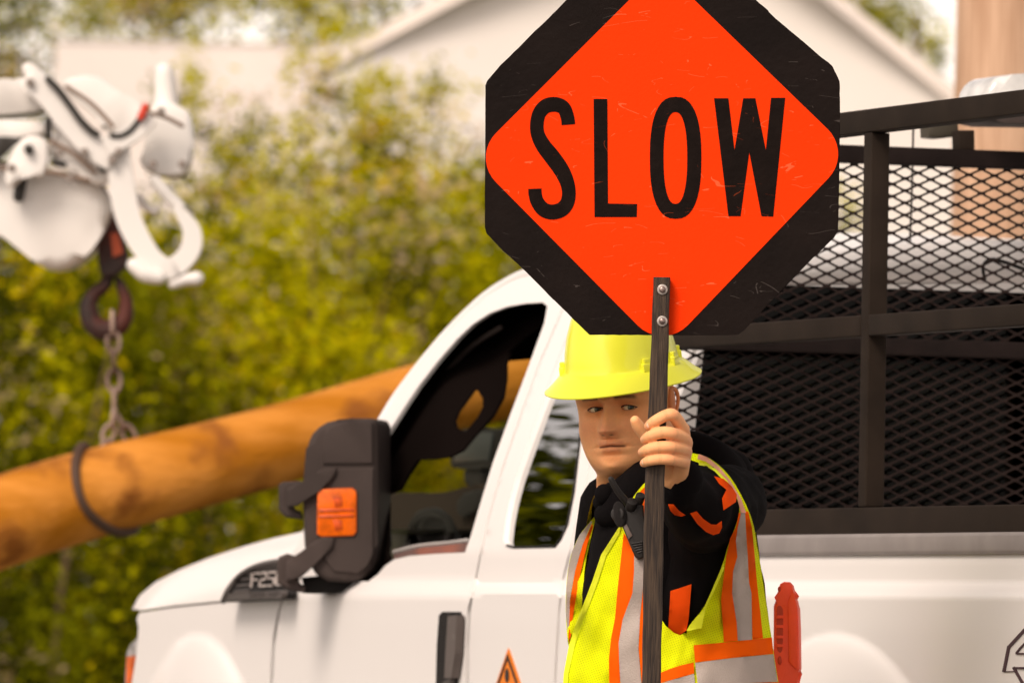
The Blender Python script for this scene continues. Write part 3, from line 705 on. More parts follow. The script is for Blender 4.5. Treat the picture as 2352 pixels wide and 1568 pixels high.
def strokepoly(cl, w_):
    cc = catmull(cl, 6); L_ = []; Rr = []
    for i, p in enumerate(cc):
        a = cc[max(i-1, 0)]; b = cc[min(i+1, len(cc)-1)]; d = Vector((b[0]-a[0], b[1]-a[1])).normalized(); ww = w_ if len(p) < 3 else p[2]
        L_.append((p[0]-d.y*ww/2, p[1]+d.x*ww/2)); Rr.append((p[0]+d.y*ww/2, p[1]-d.x*ww/2))
    return L_+Rr[::-1]
S = [(259, 573, 62), (256, 545, 62), (243, 505, 63), (222, 486, 66), (188, 480, 68), (152, 490, 66), (124, 524, 62), (114, 575, 62), (120, 622, 64), (146, 672, 70), (185, 722, 74), (226, 780, 72), (252, 835, 66), (261, 885, 63), (254, 930, 64), (228, 962, 68), (186, 974, 69), (146, 963, 67), (118, 930, 62), (107, 895, 61), (105, 867, 61)]
put('letter_s', c8(strokepoly(S, 62)))
put('letter_l', c8([(375, 455), (438, 455), (441, 935), (575, 937), (573, 997), (379, 997)]))
def sup(cx, cy, a, b, n_, k=40): return [(cx+a*math.copysign(abs(math.cos(t))**(2/n_), math.cos(t)), cy+b*math.copysign(abs(math.sin(t))**(2/n_), math.sin(t))) for t in [2*math.pi*i/k for i in range(k)]]
put('letter_o', c8(sup(751.5, 725, 118.5, 280, 2.5)), [c8(sup(750.5, 726, 54.5, 211, 2.35))])
put('letter_w', c8([(928, 452), (994, 452), (1022, 690), (1062, 452), (1118, 452), (1166, 690), (1190, 450), (1255, 450), (1200, 995), (1146, 993), (1090, 700), (1050, 993), (994, 993)]))
wood = mat('staff_wood', (.075, .048, .030), .75, col2=(.022, .014, .010), vscale=24, stretch=(14, 14, .7), bump=.5, bscale=60, detail=8)
# staff: slightly tapering square stick with rounded arrises, stands on the road
sp_ = [(1520, 637, 38.5), (1517, 740, 39), (1513, 870, 41.5), (1506, 1060, 43.5), (1502, 1180, 45.5), (1499, 1400, 44.5), (1496, 1568, 43), (1488, 2200, 43)]
rings = []
def staffring(u, v, w_, Y):
    c = P(u, v, Y); a = w_/2/1330; b = .012; r = .005; o = []
    for sx, sy, st in ((1, 1, 0), (-1, 1, 90), (-1, -1, 180), (1, -1, 270)):
        for k in range(4): an = R(st+k*30); o.append(c+Vector((sx*(a-r)+r*math.cos(an), sy*(b-r)+r*math.sin(an), 0)))
    return o
YST = YS-.016
for u, v, w_ in catmull(sp_, 10): rings.append(staffring(u+.5*math.sin(v*.05), v, w_, YST))
z0 = rings[-1][0].z; d_ = rings[-1]; rings.append([Vector((p.x, p.y, .002)) for p in d_])
M().add(*loft(rings, cap=True)).obj('staff', wood, sign, smooth=40)
zinc = mat('washer_zinc', (.52, .46, .42), .38, metal=.7, var=.35, vscale=150)
for u, v in ((1521.5, 665), (1521, 737.5)):
    c = P(u, v, YST-.0125); bo = M().add(*cyl(c, (0, -.0018, 0), .0092, 28, bev=.0006)).obj('washer', zinc, sign)
    M().add(*ellip(c+Vector((0, -.002, 0)), .0058, .003, .0058, 18, 10)).obj('screw_head', mat('screw', (.40, .30, .27), .35, metal=.8, var=.6, vscale=500), bo)

# ------------------------------------------------------------------ the worker
YB = 16.50
person = thing('person', 'flagger in yellow hard hat and orange striped vest gripping the slow paddle', 'person', (P(1545, 1568, YB).x, YB+.05, 0))
# ---- head, in head space: x = his left, y = forward, z = up, origin between the eyes inside the skull
PROF = [(-.215, .062, .030, .078, 2), (-.175, .059, .030, .075, 2), (-.150, .057, .034, .072, 2), (-.137, .0555, .052, .070, 1.9), (-.130, .054, .070, .069, 1.75), (-.124, .0550, .082, .069, 1.65), (-.116, .0570, .0885, .070, 1.75), (-.104, .0610, .0915, .072, 1.85),
        (-.088, .0655, .0900, .075, 2.0), (-.070, .0690, .0905, .080, 2.1), (-.050, .0712, .0905, .086, 2.15), (-.030, .0715, .0890, .092, 2.2), (-.010, .0730, .0870, .096, 2.25), (.005, .0745, .0870, .099, 2.3), (.018, .0755, .0895, .101, 2.35), (.035, .0765, .0915, .104, 2.3),
        (.060, .0765, .0890, .104, 2.2), (.080, .0720, .0810, .098, 2.1), (.100, .0600, .0650, .083, 2), (.113, .0430, .0460, .060, 2), (.121, .0240, .0260, .034, 2), (.1245, .006, .006, .009, 2)]
def prof(z):
    n = len(PROF)
    for i in range(n-1):
        if PROF[i][0] <= z <= PROF[i+1][0]: break
    p0 = PROF[max(i-1, 0)]; p1 = PROF[i]; p2 = PROF[i+1]; p3 = PROF[min(i+2, n-1)]; h = p2[0]-p1[0]; t = (z-p1[0])/h; o = []
    for k in range(1, 5):
        m1 = (p2[k]-p0[k])/(p2[0]-p0[0])*h; m2 = (p3[k]-p1[k])/(p3[0]-p1[0])*h
        o.append((2*t**3-3*t**2+1)*p1[k]+(t**3-2*t**2+t)*m1+(-2*t**3+3*t**2)*p2[k]+(t**3-t**2)*m2)
    return o
def G(x, s): return math.exp(-.5*(x/s)**2)
def feat(x, z):
    ax = abs(x); d = 0
    # nose
    if z > -.039: hN = .0075+.0225*max(0, min(1, (.018-z)/.056))**1.05
    else: hN = .0300*max(0, 1-((-.039-z)/.0185)**1.35) if z > -.0575 else 0
    if z > .016: hN *= math.exp(-((z-.016)/.008)**2)
    sg = .0060+.0044*max(0, min(1, (.0-z)/.038))
    d += hN*math.exp(-(ax/(sg*1.45))**2.3)
    d += .0062*G(ax-.0142, .0042)*G(z+.0395, .0046)
    d -= .0045*G(ax-.0078, .0030)*G(z+.0495, .0022)
    # sockets, brow, cheeks
    d -= .0125*G(ax-.031, .0145)*G(z-.001, .0088)
    d -= .0100*G(ax-.0175, .0058)*G(z-.003, .0095)
    d += .0100*G(z-.0175, .0052)*G(ax-.022, .018)
    d += .0045*G(ax-.047, .016)*G(z+.026, .014)
    d -= .0030*G(ax-.048, .013)*G(z+.062, .018)
    d -= .0022*G(ax-.026-max(0, -.045-z)*.2, .004)*G(z+.052, .012)
    # lips
    d += .0058*G(z+.0655, .0042)*G(ax, .0165)
    d += .0020*G(z+.0625, .0030)*G(ax-.005, .004)
    d -= .0016*G(ax, .0028)*G(z+.0575, .004)
    d += .0045*G(z+.0780, .0042)*G(ax, .0140)
    d -= .0052*G(z+.0706+.10*ax, .0014)*G(ax, .0175)
    d -= .0030*G(ax-.0265, .0035)*G(z+.0725, .004)
    d -= .0068*G(z+.0905, .0050)*G(ax, .017)
    d += .0070*G(z+.1085, .0085)*G(ax, .0145)
    return d
def headpt(a, z):
    w_, f_, b_, nn = prof(z)
    t = a-.55*math.sin(a); s_, c_ = math.sin(t), math.cos(t)
    if c_ > 0: x = w_*math.copysign(abs(s_)**(2/nn), s_); y = f_*abs(c_)**(2/nn)
    else: x = w_*s_; y = b_*c_
    if c_ > -.1: y += feat(x, z)*sm(-.05, .5, c_)
    x *= 1+(.10+.06*sm(-.01, -.05, z))*sm(.026, .058, abs(x)); z *= .905 if z < 0 else 1
    return Vector((x, y, z))
hv = []; hf = []; NA, NZ = 240, 250; zz = []
for i in range(NZ+1):
    q = i/NZ; zz.append(-.215+.3395*(q+.055*math.sin(2*math.pi*q)*.9))
for i in range(NZ+1):
    for j in range(NA):
        hv.append(headpt(-math.pi+2*math.pi*j/NA, zz[i]))
for i in range(NZ):
    for j in range(NA): hf.append((i*NA+j, i*NA+(j+1) % NA, (i+1)*NA+(j+1) % NA, (i+1)*NA+j))
hf.append(tuple(range(NZ*NA, (NZ+1)*NA)))
YAW, TILT, NOD = R(21.5), R(4.2), R(5)
Fh = Vector((-math.sin(YAW), -math.cos(YAW), 0))
Mh = Matrix.Rotation(-0, 3, 'Z')
Lh = Vector((math.cos(YAW), -math.sin(YAW), 0))      # his left = picture right
Rm = Matrix((Lh, Fh, Vector((0, 0, 1)))).transposed()
Rtilt = Matrix.Rotation(TILT, 3, Vector((0, -1, 0)))   # lean about the view axis, crown towards picture left
Rnod = Matrix.Rotation(-NOD, 3, 'X')
HR = Rtilt@Rm@Rnod
HC = P(1437, 930, 16.50)
HS = 1.03
def hw(p): return HC+HR@(Vector(p)*HS)
# colour by place on the face (vertex colours: brows, lips, cheeks, stubble are part of the skin itself; sockets, mouth line and nostrils hold painted shade)
def skincol(p):
    x, y, z = p; z = z/.905 if z < 0 else z; ax = abs(x); b = Vector((.93, .440, .190))
    if y > -.02:
        ck = G(ax-.045, .02)*G(z+.035, .022); b = b.lerp(Vector((.92, .36, .16)), .6*ck)
        b = b.lerp(Vector((.80, .30, .17)), .5*G(x, .012)*G(z+.038, .012))
        lp = max(G(z+.0660, .0034)*(1-sm(.019, .026, ax)), G(z+.0775, .0042)*(1-sm(.015, .020, ax))*.7)
        b = b.lerp(Vector((.66, .22, .11)), .7*lp)
        b = b.lerp(Vector((.11, .025, .015)), .95*G(z+.0706+.10*ax, .0013)*(1-sm(.021, .027, ax)))  # dark line painted in for shade between the lips
        st = sm(-.085, -.10, z)*.55+.3*G(z+.058, .006)*G(ax, .03); n_ = noise.noise(Vector((x, y, z))*900)*.5+.5
        b = b.lerp(Vector((.62, .27, .10)), st*(.5+.5*n_))
        br = G(z-(.0205-.10*max(0, ax-.034)-.02*(.034-ax)*0), .0028)*sm(.012, .018, ax)*(1-sm(.046, .054, ax)); n2 = noise.noise(Vector((x*1.0, 0, z*1.5))*700)*.5+.5
        b = b.lerp(Vector((.13, .060, .022)), min(1, br*(.75+.35*n2)))
        sk = G(ax-.031, .016)*G(z-.001, .009); b = b.lerp(Vector((.44, .17, .07)), .45*sk)  # eye sockets darkened in the colour, as shade
        b = b.lerp(Vector((.10, .03, .015)), .75*G(ax-.0075, .0020)*G(z+.0485, .0012))  # nostril shade painted into the skin colour
    n3 = noise.noise(Vector((x, y, z))*45)*.5+.5; n4 = noise.noise(Vector((x, y, z))*260)*.5+.5; b = b*(.90+.11*n3+.11*n4); b.y *= .97+.06*n3
    return b
def skin_material(name, vc=True):
    m = mat(name, (.60, .285, .150), .50, sss=.25, spec=.35, bump=.22, bscale=1500); n = m.node_tree; b = n.nodes['Principled BSDF']
    if vc:
        a = n.nodes.new('ShaderNodeAttribute'); a.attribute_name = 'skin'; n.links.new(a.outputs['Color'], b.inputs['Base Color'])
    return m
skin = skin_material('skin')
body = M(); cols = []
body.add([hw(p) for p in hv], hf); cols += [skincol(p) for p in hv]
def addb(v, f, c):
    body.add(v, f); cols.extend([Vector(c)]*len(v)) if not callable(c) else cols.extend([c(p) for p in v])
# eyelids
eyes = []
for sx in (-1, 1):
    ex_ = .0310*sx; sf = headpt(0, 0); base_y = max(headpt(a/200*math.pi, .0).y for a in range(200) if abs(headpt(a/200*math.pi, .0).x-.031) < .0012) if True else 0
    ec = Vector((ex_, base_y-.0078, -.0005)); er = .0118; eyes.append((ec, er))
    for upper in (1, -1):
        rl = er+.0009; v = []; n1, n2 = 24, 9
        for i in range(n1+1):
            a = -1+2*i/n1
            ed = (.0048*(1-abs(a)**2.2)+.0006*a*sx*-1) if upper == 1 else -(.0036*(1-abs(a)**2.0))+.0006*a*sx*-1
            out_ = .0105 if upper == 1 else -.0095
            for j in range(n2+1):
                b_ = j/n2; x = a*.0150*(1-.0*b_); z = ed+(out_-ed)*b_**1.2
                rr_ = rl+.0010*math.sin(math.pi*min(1, b_*2.2))*(1 if b_ < .45 else 0)
                y = math.sqrt(max(1e-8, (rr_*1.34)**2-x*x-z*z))-(rr_*.34)-.0018*b_**3*3
                v.append(hw(ec+Vector((x, y, z))))
        f = [(i*(n2+1)+j, i*(n2+1)+j+1, (i+1)*(n2+1)+j+1, (i+1)*(n2+1)+j) for i in range(n1) for j in range(n2)]
        addb(v, f, lambda p: Vector((.70, .31, .13)))
# ears
for sx in (1, -1):
    o = Vector(((.0735 if sx > 0 else .0665)*sx, -.012, -.006)); q = lambda x, y, z: hw(o+Vector((x*sx, y, z)))
    helix = [q(.001, .010, -.002), q(.004, .014, .014), q(.008, .008, .026), q(.011, -.006, .029), q(.013, -.018, .020), q(.012, -.021, .004), q(.009, -.016, -.012), q(.006, -.006, -.024), q(.003, .004, -.026), q(.001, .007, -.016)]
    addb(*tube(helix, [.0025, .003, .0034, .0036, .0036, .0034, .0034, .0042, .0040, .002], 8, 4), (.80, .30, .12))
    addb(*ellip(q(.0045, -.003, .008), .0095, .024, .031, 14, 10, rot=HR@Matrix.Rotation(R(-18*sx), 3, 'Z')), (.70, .25, .10))
# neck down into the hoodie, its colour darkened for shade under the jaw
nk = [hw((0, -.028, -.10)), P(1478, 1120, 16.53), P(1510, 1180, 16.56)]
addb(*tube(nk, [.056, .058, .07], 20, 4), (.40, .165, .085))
# ---- right of the picture: hand on the staff
YH = YST
def hp(u, v, dy): return P(u, v, YH+dy)
hv2 = []; hf2 = []
def addh(v, f):
    k = len(hv2); hv2.extend(v); hf2.extend(tuple(i+k for i in q) for q in f)
px = 1/1330
FING = [  # tip, dip, pip, mcp  (u, v, depth from staff centre), radii px
    ([(1490, 978, -.014), (1503, 968, -.024), (1529, 954, -.026), (1547, 954, -.021), (1568, 987, .012), (1570, 1010, .035)], [11.5, 14, 14.5, 15.5, 16.5, 17]),
    ([(1481, 1009, -.010), (1494, 1001, -.025), (1520, 993, -.029), (1546, 996, -.024), (1573, 1010, .014), (1575, 1022, .040)], [11.5, 14, 15, 15.5, 16.5, 17]),
    ([(1475, 1038, -.008), (1488, 1032, -.024), (1514, 1026, -.028), (1544, 1027, -.024), (1572, 1033, .012), (1574, 1040, .040)], [11, 13.5, 14.5, 15, 16, 17]),
    ([(1479, 1063, -.010), (1491, 1058, -.023), (1515, 1054, -.026), (1542, 1055, -.021), (1568, 1060, .010), (1570, 1064, .038)], [10.5, 12.5, 13.5, 14, 15, 16])]
for pts, rad in FING: addh(*tube([hp(*p) for p in pts], [r*px*.95 for r in rad], 16, 6))
# thumb leaves the side of the palm, passes behind the staff and points up
addh(*tube([hp(1459, 966, .018), hp(1466, 978, .024), (hp(1480, 997, .032)), hp(1500, 1022, .040), hp(1528, 1052, .050)], [12*px, 14.5*px, 14.5*px, 17*px, 20*px], 16, 6))
# palm
for a, b, ra, rb in (((1568, 985, .03), (1548, 1100, .075), 17, 22), ((1573, 1015, .035), (1553, 1100, .075), 18, 22), ((1572, 1040, .035), (1555, 1105, .08), 18, 22), ((1568, 1062, .032), (1556, 1110, .08), 18, 22), ((1545, 1030, .045), (1545, 1100, .075), 20, 24), ((1530, 1060, .045), (1540, 1100, .078), 20, 22)):
    addh(*tube([hp(*a), hp((a[0]+b[0])/2, (a[1]+b[1])/2, (a[2]+b[2])/2+.002), hp(*b)], [ra*px, (ra+rb)/2*px, rb*px], 14, 5))
addh(*tube([hp(1548, 1078, .070), hp(1556, 1112, .085), hp(1580, 1135, .15), hp(1610, 1155, .30)], [24*px, 26*px, 30*px, 38*px], 18, 5))
rv_, rf_ = remesh(hv2, hf2, .0013, 3)
def handcol(p):
    c = Vector((.92, .455, .205))
    for pts, _r in FING:
        for k, amt in ((3, .35), (4, .35)):
            d = (p-hp(*pts[k])).length; c = c.lerp(Vector((.82, .30, .17)), amt*G(d, .010))
        d = (p-hp(*pts[0])).length; c = c.lerp(Vector((.80, .32, .19)), .4*G(d, .008))
    for pts, _r in FING:
        for k in (1, 2, 3):
            j = hp(*pts[k]); d = p-j; ax_ = (hp(*pts[k+1])-hp(*pts[k-1])).normalized(); al = d.dot(ax_)
            if d.length < .014 and d.y < .004: c *= 1-.30*max(G(al, .0005), .7*G(al-.0022, .0005), .7*G(al+.0020, .0005))*(.5+.5*noise.noise(p*300))  # joint creases shaded into the skin colour as dark lines
    c *= .95+.06*(noise.noise(p*60)*.5+.5)+.05*(noise.noise(p*220)*.5+.5); return c
addb(rv_, rf_, handcol)
# nails
for (pts, _r), (nu, nv) in zip(FING, [(1492, 975), (1483, 1006), (1477, 1035), (1481, 1060)]):
    c = hp(nu-1, nv+1, pts[0][2]-.0090); addb(*ellip(c, .0056, .0026, .0056, 14, 8, rot=Matrix.Rotation(R(40), 3, 'Z')), (.92, .58, .42))
# torso, right arm, legs of the body: all under the clothes
def TC(u, v, dy=0): return P(u, v, YB+dy)
addb(*tube([TC(1490, 1150, .06), TC(1540, 1300, .06), TC(1545, 1600, .05), TC(1545, 1850, .05)], [.08, .13, .13, .13], 20, 5), (.5, .24, .13))
me_body = body.obj('body', skin, person, smooth=60)
at_ = me_body.data.color_attributes.new('skin', 'FLOAT_COLOR', 'POINT')
at_.data.foreach_set('color', [c for q in cols for c in (q[0], q[1], q[2], 1.0)])
# eyeballs looking at the camera
ewhite = mat('eye_white', (.78, .62, .40), .25, coat=.5); iris = mat('iris_green', (.085, .085, .035), .15, coat=.6); pup = mat('pupil', (.006, .005, .005), .1)
lash = mat('lash', (.030, .013, .007), .8)
for (ec, er), sx in zip(eyes, (-1, 1)):
    c = hw(ec); gz = (Vector((2.2, 0, H+.2))-c).normalized(); ax_ = gz.orthogonal().normalized(); ay_ = gz.cross(ax_)
    v = []; f = []; mi = []; n1, n2 = 30, 28; r_ = er*HS
    for i in range(n1+1):
        th = math.pi*i/n1*.998+.0005; 
        for j in range(n2): an = 2*math.pi*j/n2; v.append(c+(gz*math.cos(th)+(ax_*math.cos(an)+ay_*math.sin(an))*math.sin(th))*r_*(1.03 if th < .45 else 1))
    m = M()
    for i in range(n1):
        th = math.degrees(math.pi*(i+.5)/n1); k = 2 if th < 11 else 1 if th < 29 else 0
        for j in range(n2): f.append((i*n2+j, i*n2+(j+1) % n2, (i+1)*n2+(j+1) % n2, (i+1)*n2+j)); mi.append(k)
    f.append(tuple(range(n2))); mi.append(2)
    m.v = v; m.f = f; m.m = mi; m.obj('eyeball', [ewhite, iris, pup], person, smooth=80)
    m = M(); rl = er+.0016
    def edge_(a, upper): 
        z = (.0046*(1-abs(a)**2.2)+.0006*a*sx*-1) if upper else -(.0035*(1-abs(a)**2.0))+.0006*a*sx*-1
        x = a*.0150; y = math.sqrt(max(1e-8, (rl*1.34)**2-x*x-z*z))-rl*.34; return hw(ec+Vector((x, y-.0003, z)))
    m.add(*tube([edge_(-1+2*i/12, True) for i in range(13)], .00115, 6, 2)); m.obj('eyelash', lash, person)
    m = M(); m.add(*tube([edge_(-.9+1.8*i/12, False) for i in range(13)], .00040, 6, 2)); m.obj('lower_lid_line', mat('lid_line', (.20, .07, .04), .7), person)
# hair below the hat
m = M(); v = []; f = []; hz = [-.055+.105*i/16 for i in range(17)]; aa = [R(96)+R(168)*i/40 for i in range(41)]
for z in hz:
    for t in aa:
        w_, f_, b_, nn = prof(z); k = 1.045+.02*noise.noise(Vector((math.sin(t), math.cos(t), z*10))*3)
        y = b_*math.cos(t)*k; x = w_*math.sin(t)*k; v.append(hw((x, y, z)))
for i in range(16):
    for j in range(40): f.append((i*41+j, i*41+j+1, (i+1)*41+j+1, (i+1)*41+j))
m.add(v, f); m.obj('hair', mat('hair_brown', (.075, .040, .018), .7, bump=.6, bscale=500, var=.4, vscale=200), person)
# ---- hard hat
hatm = mat('hard_hat_yellow', (.87, .88, .045), .38, spec=.6, coat=.35)
HN = Matrix.Rotation(-R(4), 3, 'X')
HO = Vector((0, .004, .069))
def hatw(x, y, z): return HC+HR@((HN@Vector((x, y, z))+HO)*HS)
CR = [(.02, .146), (.18, .145), (.36, .140), (.52, .129), (.665, .111), (.785, .089), (.882, .062), (.944, .034), (.974, .014), (.988, .004), (.997, .001)]
BR = [(.004, -.001), (.012, -.006), (.022, -.0135), (.032, -.021), (.0395, -.026), (.0425, -.0275), (.0440, -.0285), (.0435, -.0305), (.040, -.0300), (.030, -.0245), (.018, -.0155), (.004, -.008), (-.004, -.002)]
NSEG = 96; rings = []
def hatring(kind, q):
    o = []
    for j in range(NSEG):
        t = 2*math.pi*j/NSEG; s_, c_ = math.sin(t), math.cos(t); a, b = .0985, (.122 if c_ > 0 else .126)
        if kind == 'c': x = a*q[0]*s_; y = b*q[0]*c_; z = q[1]
        else:
            bw_ = 1+.42*max(0, c_)**2; x = (a+q[0]*.80)*s_; y = (b+q[0]*bw_)*c_; z = q[1]+(.004*max(0, -c_) if q[1] < -.005 else 0)
        if kind == 'c' and q[1] > .02:
            x *= 1; z += .004*math.exp(-(x/.012)**2)*sm(-.12, .03, y)*0
        o.append(hatw(x, y, z))
    return o
rings = [hatring('c', q) for q in CR]+[hatring('b', q) for q in BR]
hat = M(); hat.add(*loft(rings)); hat.add(rings[0], [tuple(range(NSEG))])
hato = hat.obj('hard_hat', hatm, person, smooth=50)
for an in (-66, 50, 88, -118, 130):
    t = R(an); s_, c_ = math.sin(t), math.cos(t); a, b = .1005, .124
    m = M(); c = Vector((a*s_, b*c_, .006)); nrm = Vector((s_/a, c_/b, 0)).normalized(); tg = Vector((-nrm.y, nrm.x, 0))
    def hb(cx, hx, hy, hz_):
        v, f = box(cx, tg*hx, nrm*hy, Vector((0, 0, hz_)), .0016); m.add([hatw(*p) for p in v], f)
    hb(c+nrm*.0005+Vector((0, 0, -.002)), .010, .0045, .0075); hb(c-nrm*.0008+Vector((0, 0, .008)), .0062, .0040, .006)
    m.obj('strap_slot', hatm, hato)

# ---- hoodie torso
hood_m = mat('hoodie_black', (.0062, .0048, .0052), .95, spec=.1, bump=.35, bscale=900, var=.25, vscale=4)
TOR = [(1040, 1500, 1600, .085), (1075, 1452, 1655, .11), (1105, 1405, 1694, .14), (1140, 1374, 1716, .165), (1180, 1362, 1728, .175), (1240, 1347, 1738, .185), (1320, 1334, 1748, .19), (1400, 1326, 1757, .19), (1480, 1322, 1768, .19), (1568, 1318, 1778, .19), (1700, 1322, 1782, .19), (1830, 1340, 1770, .185), (1900, 1350, 1765, .18)]
def torring(v, ul, ur, d, off=0.0, n=96):
    uc = (ul+ur)/2; c = P(uc, v, YB); a = (ur-ul-26)/2*YB/F; o = []
    for j in range(n):
        t = 2*math.pi*j/n; s_, c_ = math.sin(t), math.cos(t); p = 2/2.3
        x = math.copysign(abs(s_)**p, s_); y = -math.copysign(abs(c_)**p, c_)
        q = c+Vector((x*(a+off), y*(d+off)+.03*x*0, 0))
        w_ = noise.noise(q*9)*.010+noise.noise(Vector((q.x*14, q.y*14, q.z*26)))*.005
        o.append(q+Vector((x, y, 0)).normalized()*w_)
    return o
TS = catmull([(v, a, b, d) for v, a, b, d in TOR], 5)
tv, tf = loft([torring(*q) for q in TS], cap=True)
hoodie = M(); hoodie.add(tv, tf)
BV = BVHTree.FromPolygons([tuple(p) for p in tv], tf)
# collar: two rolls of cloth round the neck, gathered at his right side
hoodie.add(*tube([P(1384, 1152, 16.42), P(1400, 1138, 16.40), P(1430, 1128, 16.39), P(1464, 1108, 16.42), P(1494, 1082, 16.46), P(1530, 1050, 16.52)], [.018, .022, .026, .030, .034, .035], 16, 6))
hoodie.add(*tube([P(1392, 1182, 16.40), P(1430, 1164, 16.375), P(1470, 1120, 16.40), P(1510, 1095, 16.44)], [.022, .034, .038, .04], 16, 6))
hoodie.add(*ellip(P(1388, 1136, 16.38), .018, .02, .020, 16, 10))
hoodie.add(*ellip(P(1486, 1108, 16.49), .06, .05, .040, 20, 14))
# hood hanging down the back
hv3 = []; hf3 = []
def ah(v, f): k = len(hv3); hv3.extend(v); hf3.extend(tuple(i+k for i in q) for q in f)
ah(*tube([P(1555, 1030, 16.60), P(1592, 1024, 16.60), P(1632, 1042, 16.60), P(1662, 1080, 16.60), P(1690, 1130, 16.60), P(1712, 1166, 16.58), P(1722, 1186, 16.56)], [.026, .028, .030, .036, .038, .028, .016], 18, 6))
ah(*tube([P(1560, 1012, 16.66), P(1600, 1014, 16.68), P(1640, 1044, 16.70), P(1680, 1080, 16.70), P(1708, 1130, 16.68), P(1730, 1175, 16.62)], [.014, .016, .026, .036, .030, .012], 18, 6))
ah(*ellip(P(1630, 1100, 16.64), .075, .06, .06, 20, 14))
v, f = remesh(hv3, hf3, .005, 4); hoodie.add([p+Vector((1, 0, .5))*noise.noise(p*22)*.004 for p in v], f)
# left sleeve reaching to the lens
ARM = [(1672, 1150, 16.46, 82), (1664, 1160, 16.36, 92), (1640, 1172, 16.24, 96), (1614, 1166, 16.12, 88), (1592, 1148, 16.03, 70), (1573, 1124, 15.96, 48), (1566, 1110, 15.935, 39)]
apath = [P(u, v, Y) for u, v, Y, r in ARM]; ar = [r/1290 for *_q, r in ARM]
av, af = tube(apath, ar, 40, 8, cap=True)
def wr(p):
    return Vector((noise.noise(p*16), noise.noise(p*16+Vector((9, 2, 1))), noise.noise(p*16+Vector((3, 7, 5)))))*.011+Vector((0, 0, 1))*.010*math.sin(p.y*48+p.x*30+p.z*20)*noise.noise(p*5)
av = [p+wr(p) for p in av]
hoodie.add(av, af)
# cuff
hoodie.add(*tube([P(1560, 1128, 15.95), P(1572, 1100, 15.93)], [.033, .034], 20, 1))
# underarm drape
v, f = remesh(*(lambda a, b: (a[0]+b[0], a[1]+[tuple(i+len(a[0]) for i in q) for q in b[1]]))(tube([P(1610, 1200, 16.20), P(1625, 1250, 16.26), P(1612, 1320, 16.30), P(1580, 1400, 16.33), P(1560, 1460, 16.36)], [.060, .072, .062, .05, .02], 18, 5), ellip(P(1640, 1240, 16.32), .065, .08, .07)), .006, 4)
hoodie.add([p+wr(p)*.6 for p in v], f)
# right sleeve on the far side, hand in the pouch pocket
hoodie.add(*tube([P(1400, 1160, 16.60), P(1385, 1300, 16.72), P(1400, 1440, 16.72), P(1440, 1540, 16.55), P(1480, 1560, 16.42)], [.055, .055, .05, .045, .04], 18, 5))
hoodo = hoodie.obj('hoodie', hood_m, person, smooth=70)
# orange bands of the sleeve: real bands a hair above the cloth
oc = mat('hoodie_orange', (.88, .080, .004), .85, spec=.08, bump=.3, bscale=900, var=.12, vscale=10)
BA = BVHTree.FromPolygons([tuple(p) for p in hoodie.v], hoodie.f)
def drape(poly, bvh, off, step=9, thick=.002, ycap=None, dil=1, wrinkle=False):
    """lay a strip of cloth on what is behind it, with its own thickness; past the body's edge it hangs on in line"""
    ycap = ycap or YB+.03
    o0 = Vector((0, 0, H)); v, f = fill(poly, step); nb = [set() for _ in v]
    for t in f:
        for a in t:
            for b in t:
                if a != b: nb[a].add(b)
    y = []
    for u_, v_ in v:
        h = bvh.ray_cast(o0, ray(u_, v_).normalized(), 30); y.append(min(h[0].y, ycap) if h[0] is not None and h[0].y < 16.9 else None)
    if all(q is None for q in y): y = [ycap]*len(y)
    while any(q is None for q in y):
        y2 = y[:]
        for i, q in enumerate(y):
            if q is None:
                k = [y[j] for j in nb[i] if y[j] is not None]
                if k: y2[i] = min(ycap, sum(k)/len(k)+.004)
        if y2 == y: y2 = [ycap if q is None else q for q in y]
        y = y2
    for _ in range(dil): y = [min([y[i]]+[y[j] for j in nb[i]]) for i in range(len(y))]
    for _ in range(5): y = [.5*y[i]+.5*sum(y[j] for j in nb[i])/max(1, len(nb[i])) for i in range(len(y))]
    if wrinkle: y = [yy-.009*noise.noise(Vector((uv[0]/38+uv[1]/120, uv[1]/95-uv[0]/140, 3)))-.004*noise.noise(Vector((uv[0]/17, uv[1]/40+uv[0]/50, 8))) for uv, yy in zip(v, y)]
    pts = [P(uv[0], uv[1], yy-off) for uv, yy in zip(v, y)]
    n = len(pts); ec = set()
    for t in f:
        for a, b in ((t[0], t[1]), (t[1], t[2]), (t[2], t[0])): ec.add((a, b))
    ff = list(f)+[tuple(i+n for i in reversed(t)) for t in f]+[(a, b, b+n, a+n) for a, b in ec if (b, a) not in ec]
    return pts+[p+Vector((0, thick, 0)) for p in pts], ff
C3 = lambda pts: [(1270.4+x*.33455, 1043.5+y*.33455) for x, y in pts]
for pl in ([(790, 340), (825, 340), (865, 385), (910, 415), (880, 425), (835, 415), (805, 385)], [(940, 402), (985, 388), (1030, 440), (1085, 478), (1120, 480), (1158, 455), (1160, 500), (1140, 540), (1100, 552), (1050, 530), (990, 475)],
           [(1105, 148), (1170, 165), (1225, 215), (1262, 275), (1255, 325), (1170, 382), (1160, 300), (1190, 240), (1140, 200)], [(806, 935), (870, 915), (950, 888), (930, 1130), (915, 1205), (855, 1250), (790, 1200)]):
    M().add(*drape(C3(pl), BA, .004, 5, dil=2)).obj('orange_band', oc, hoodo)
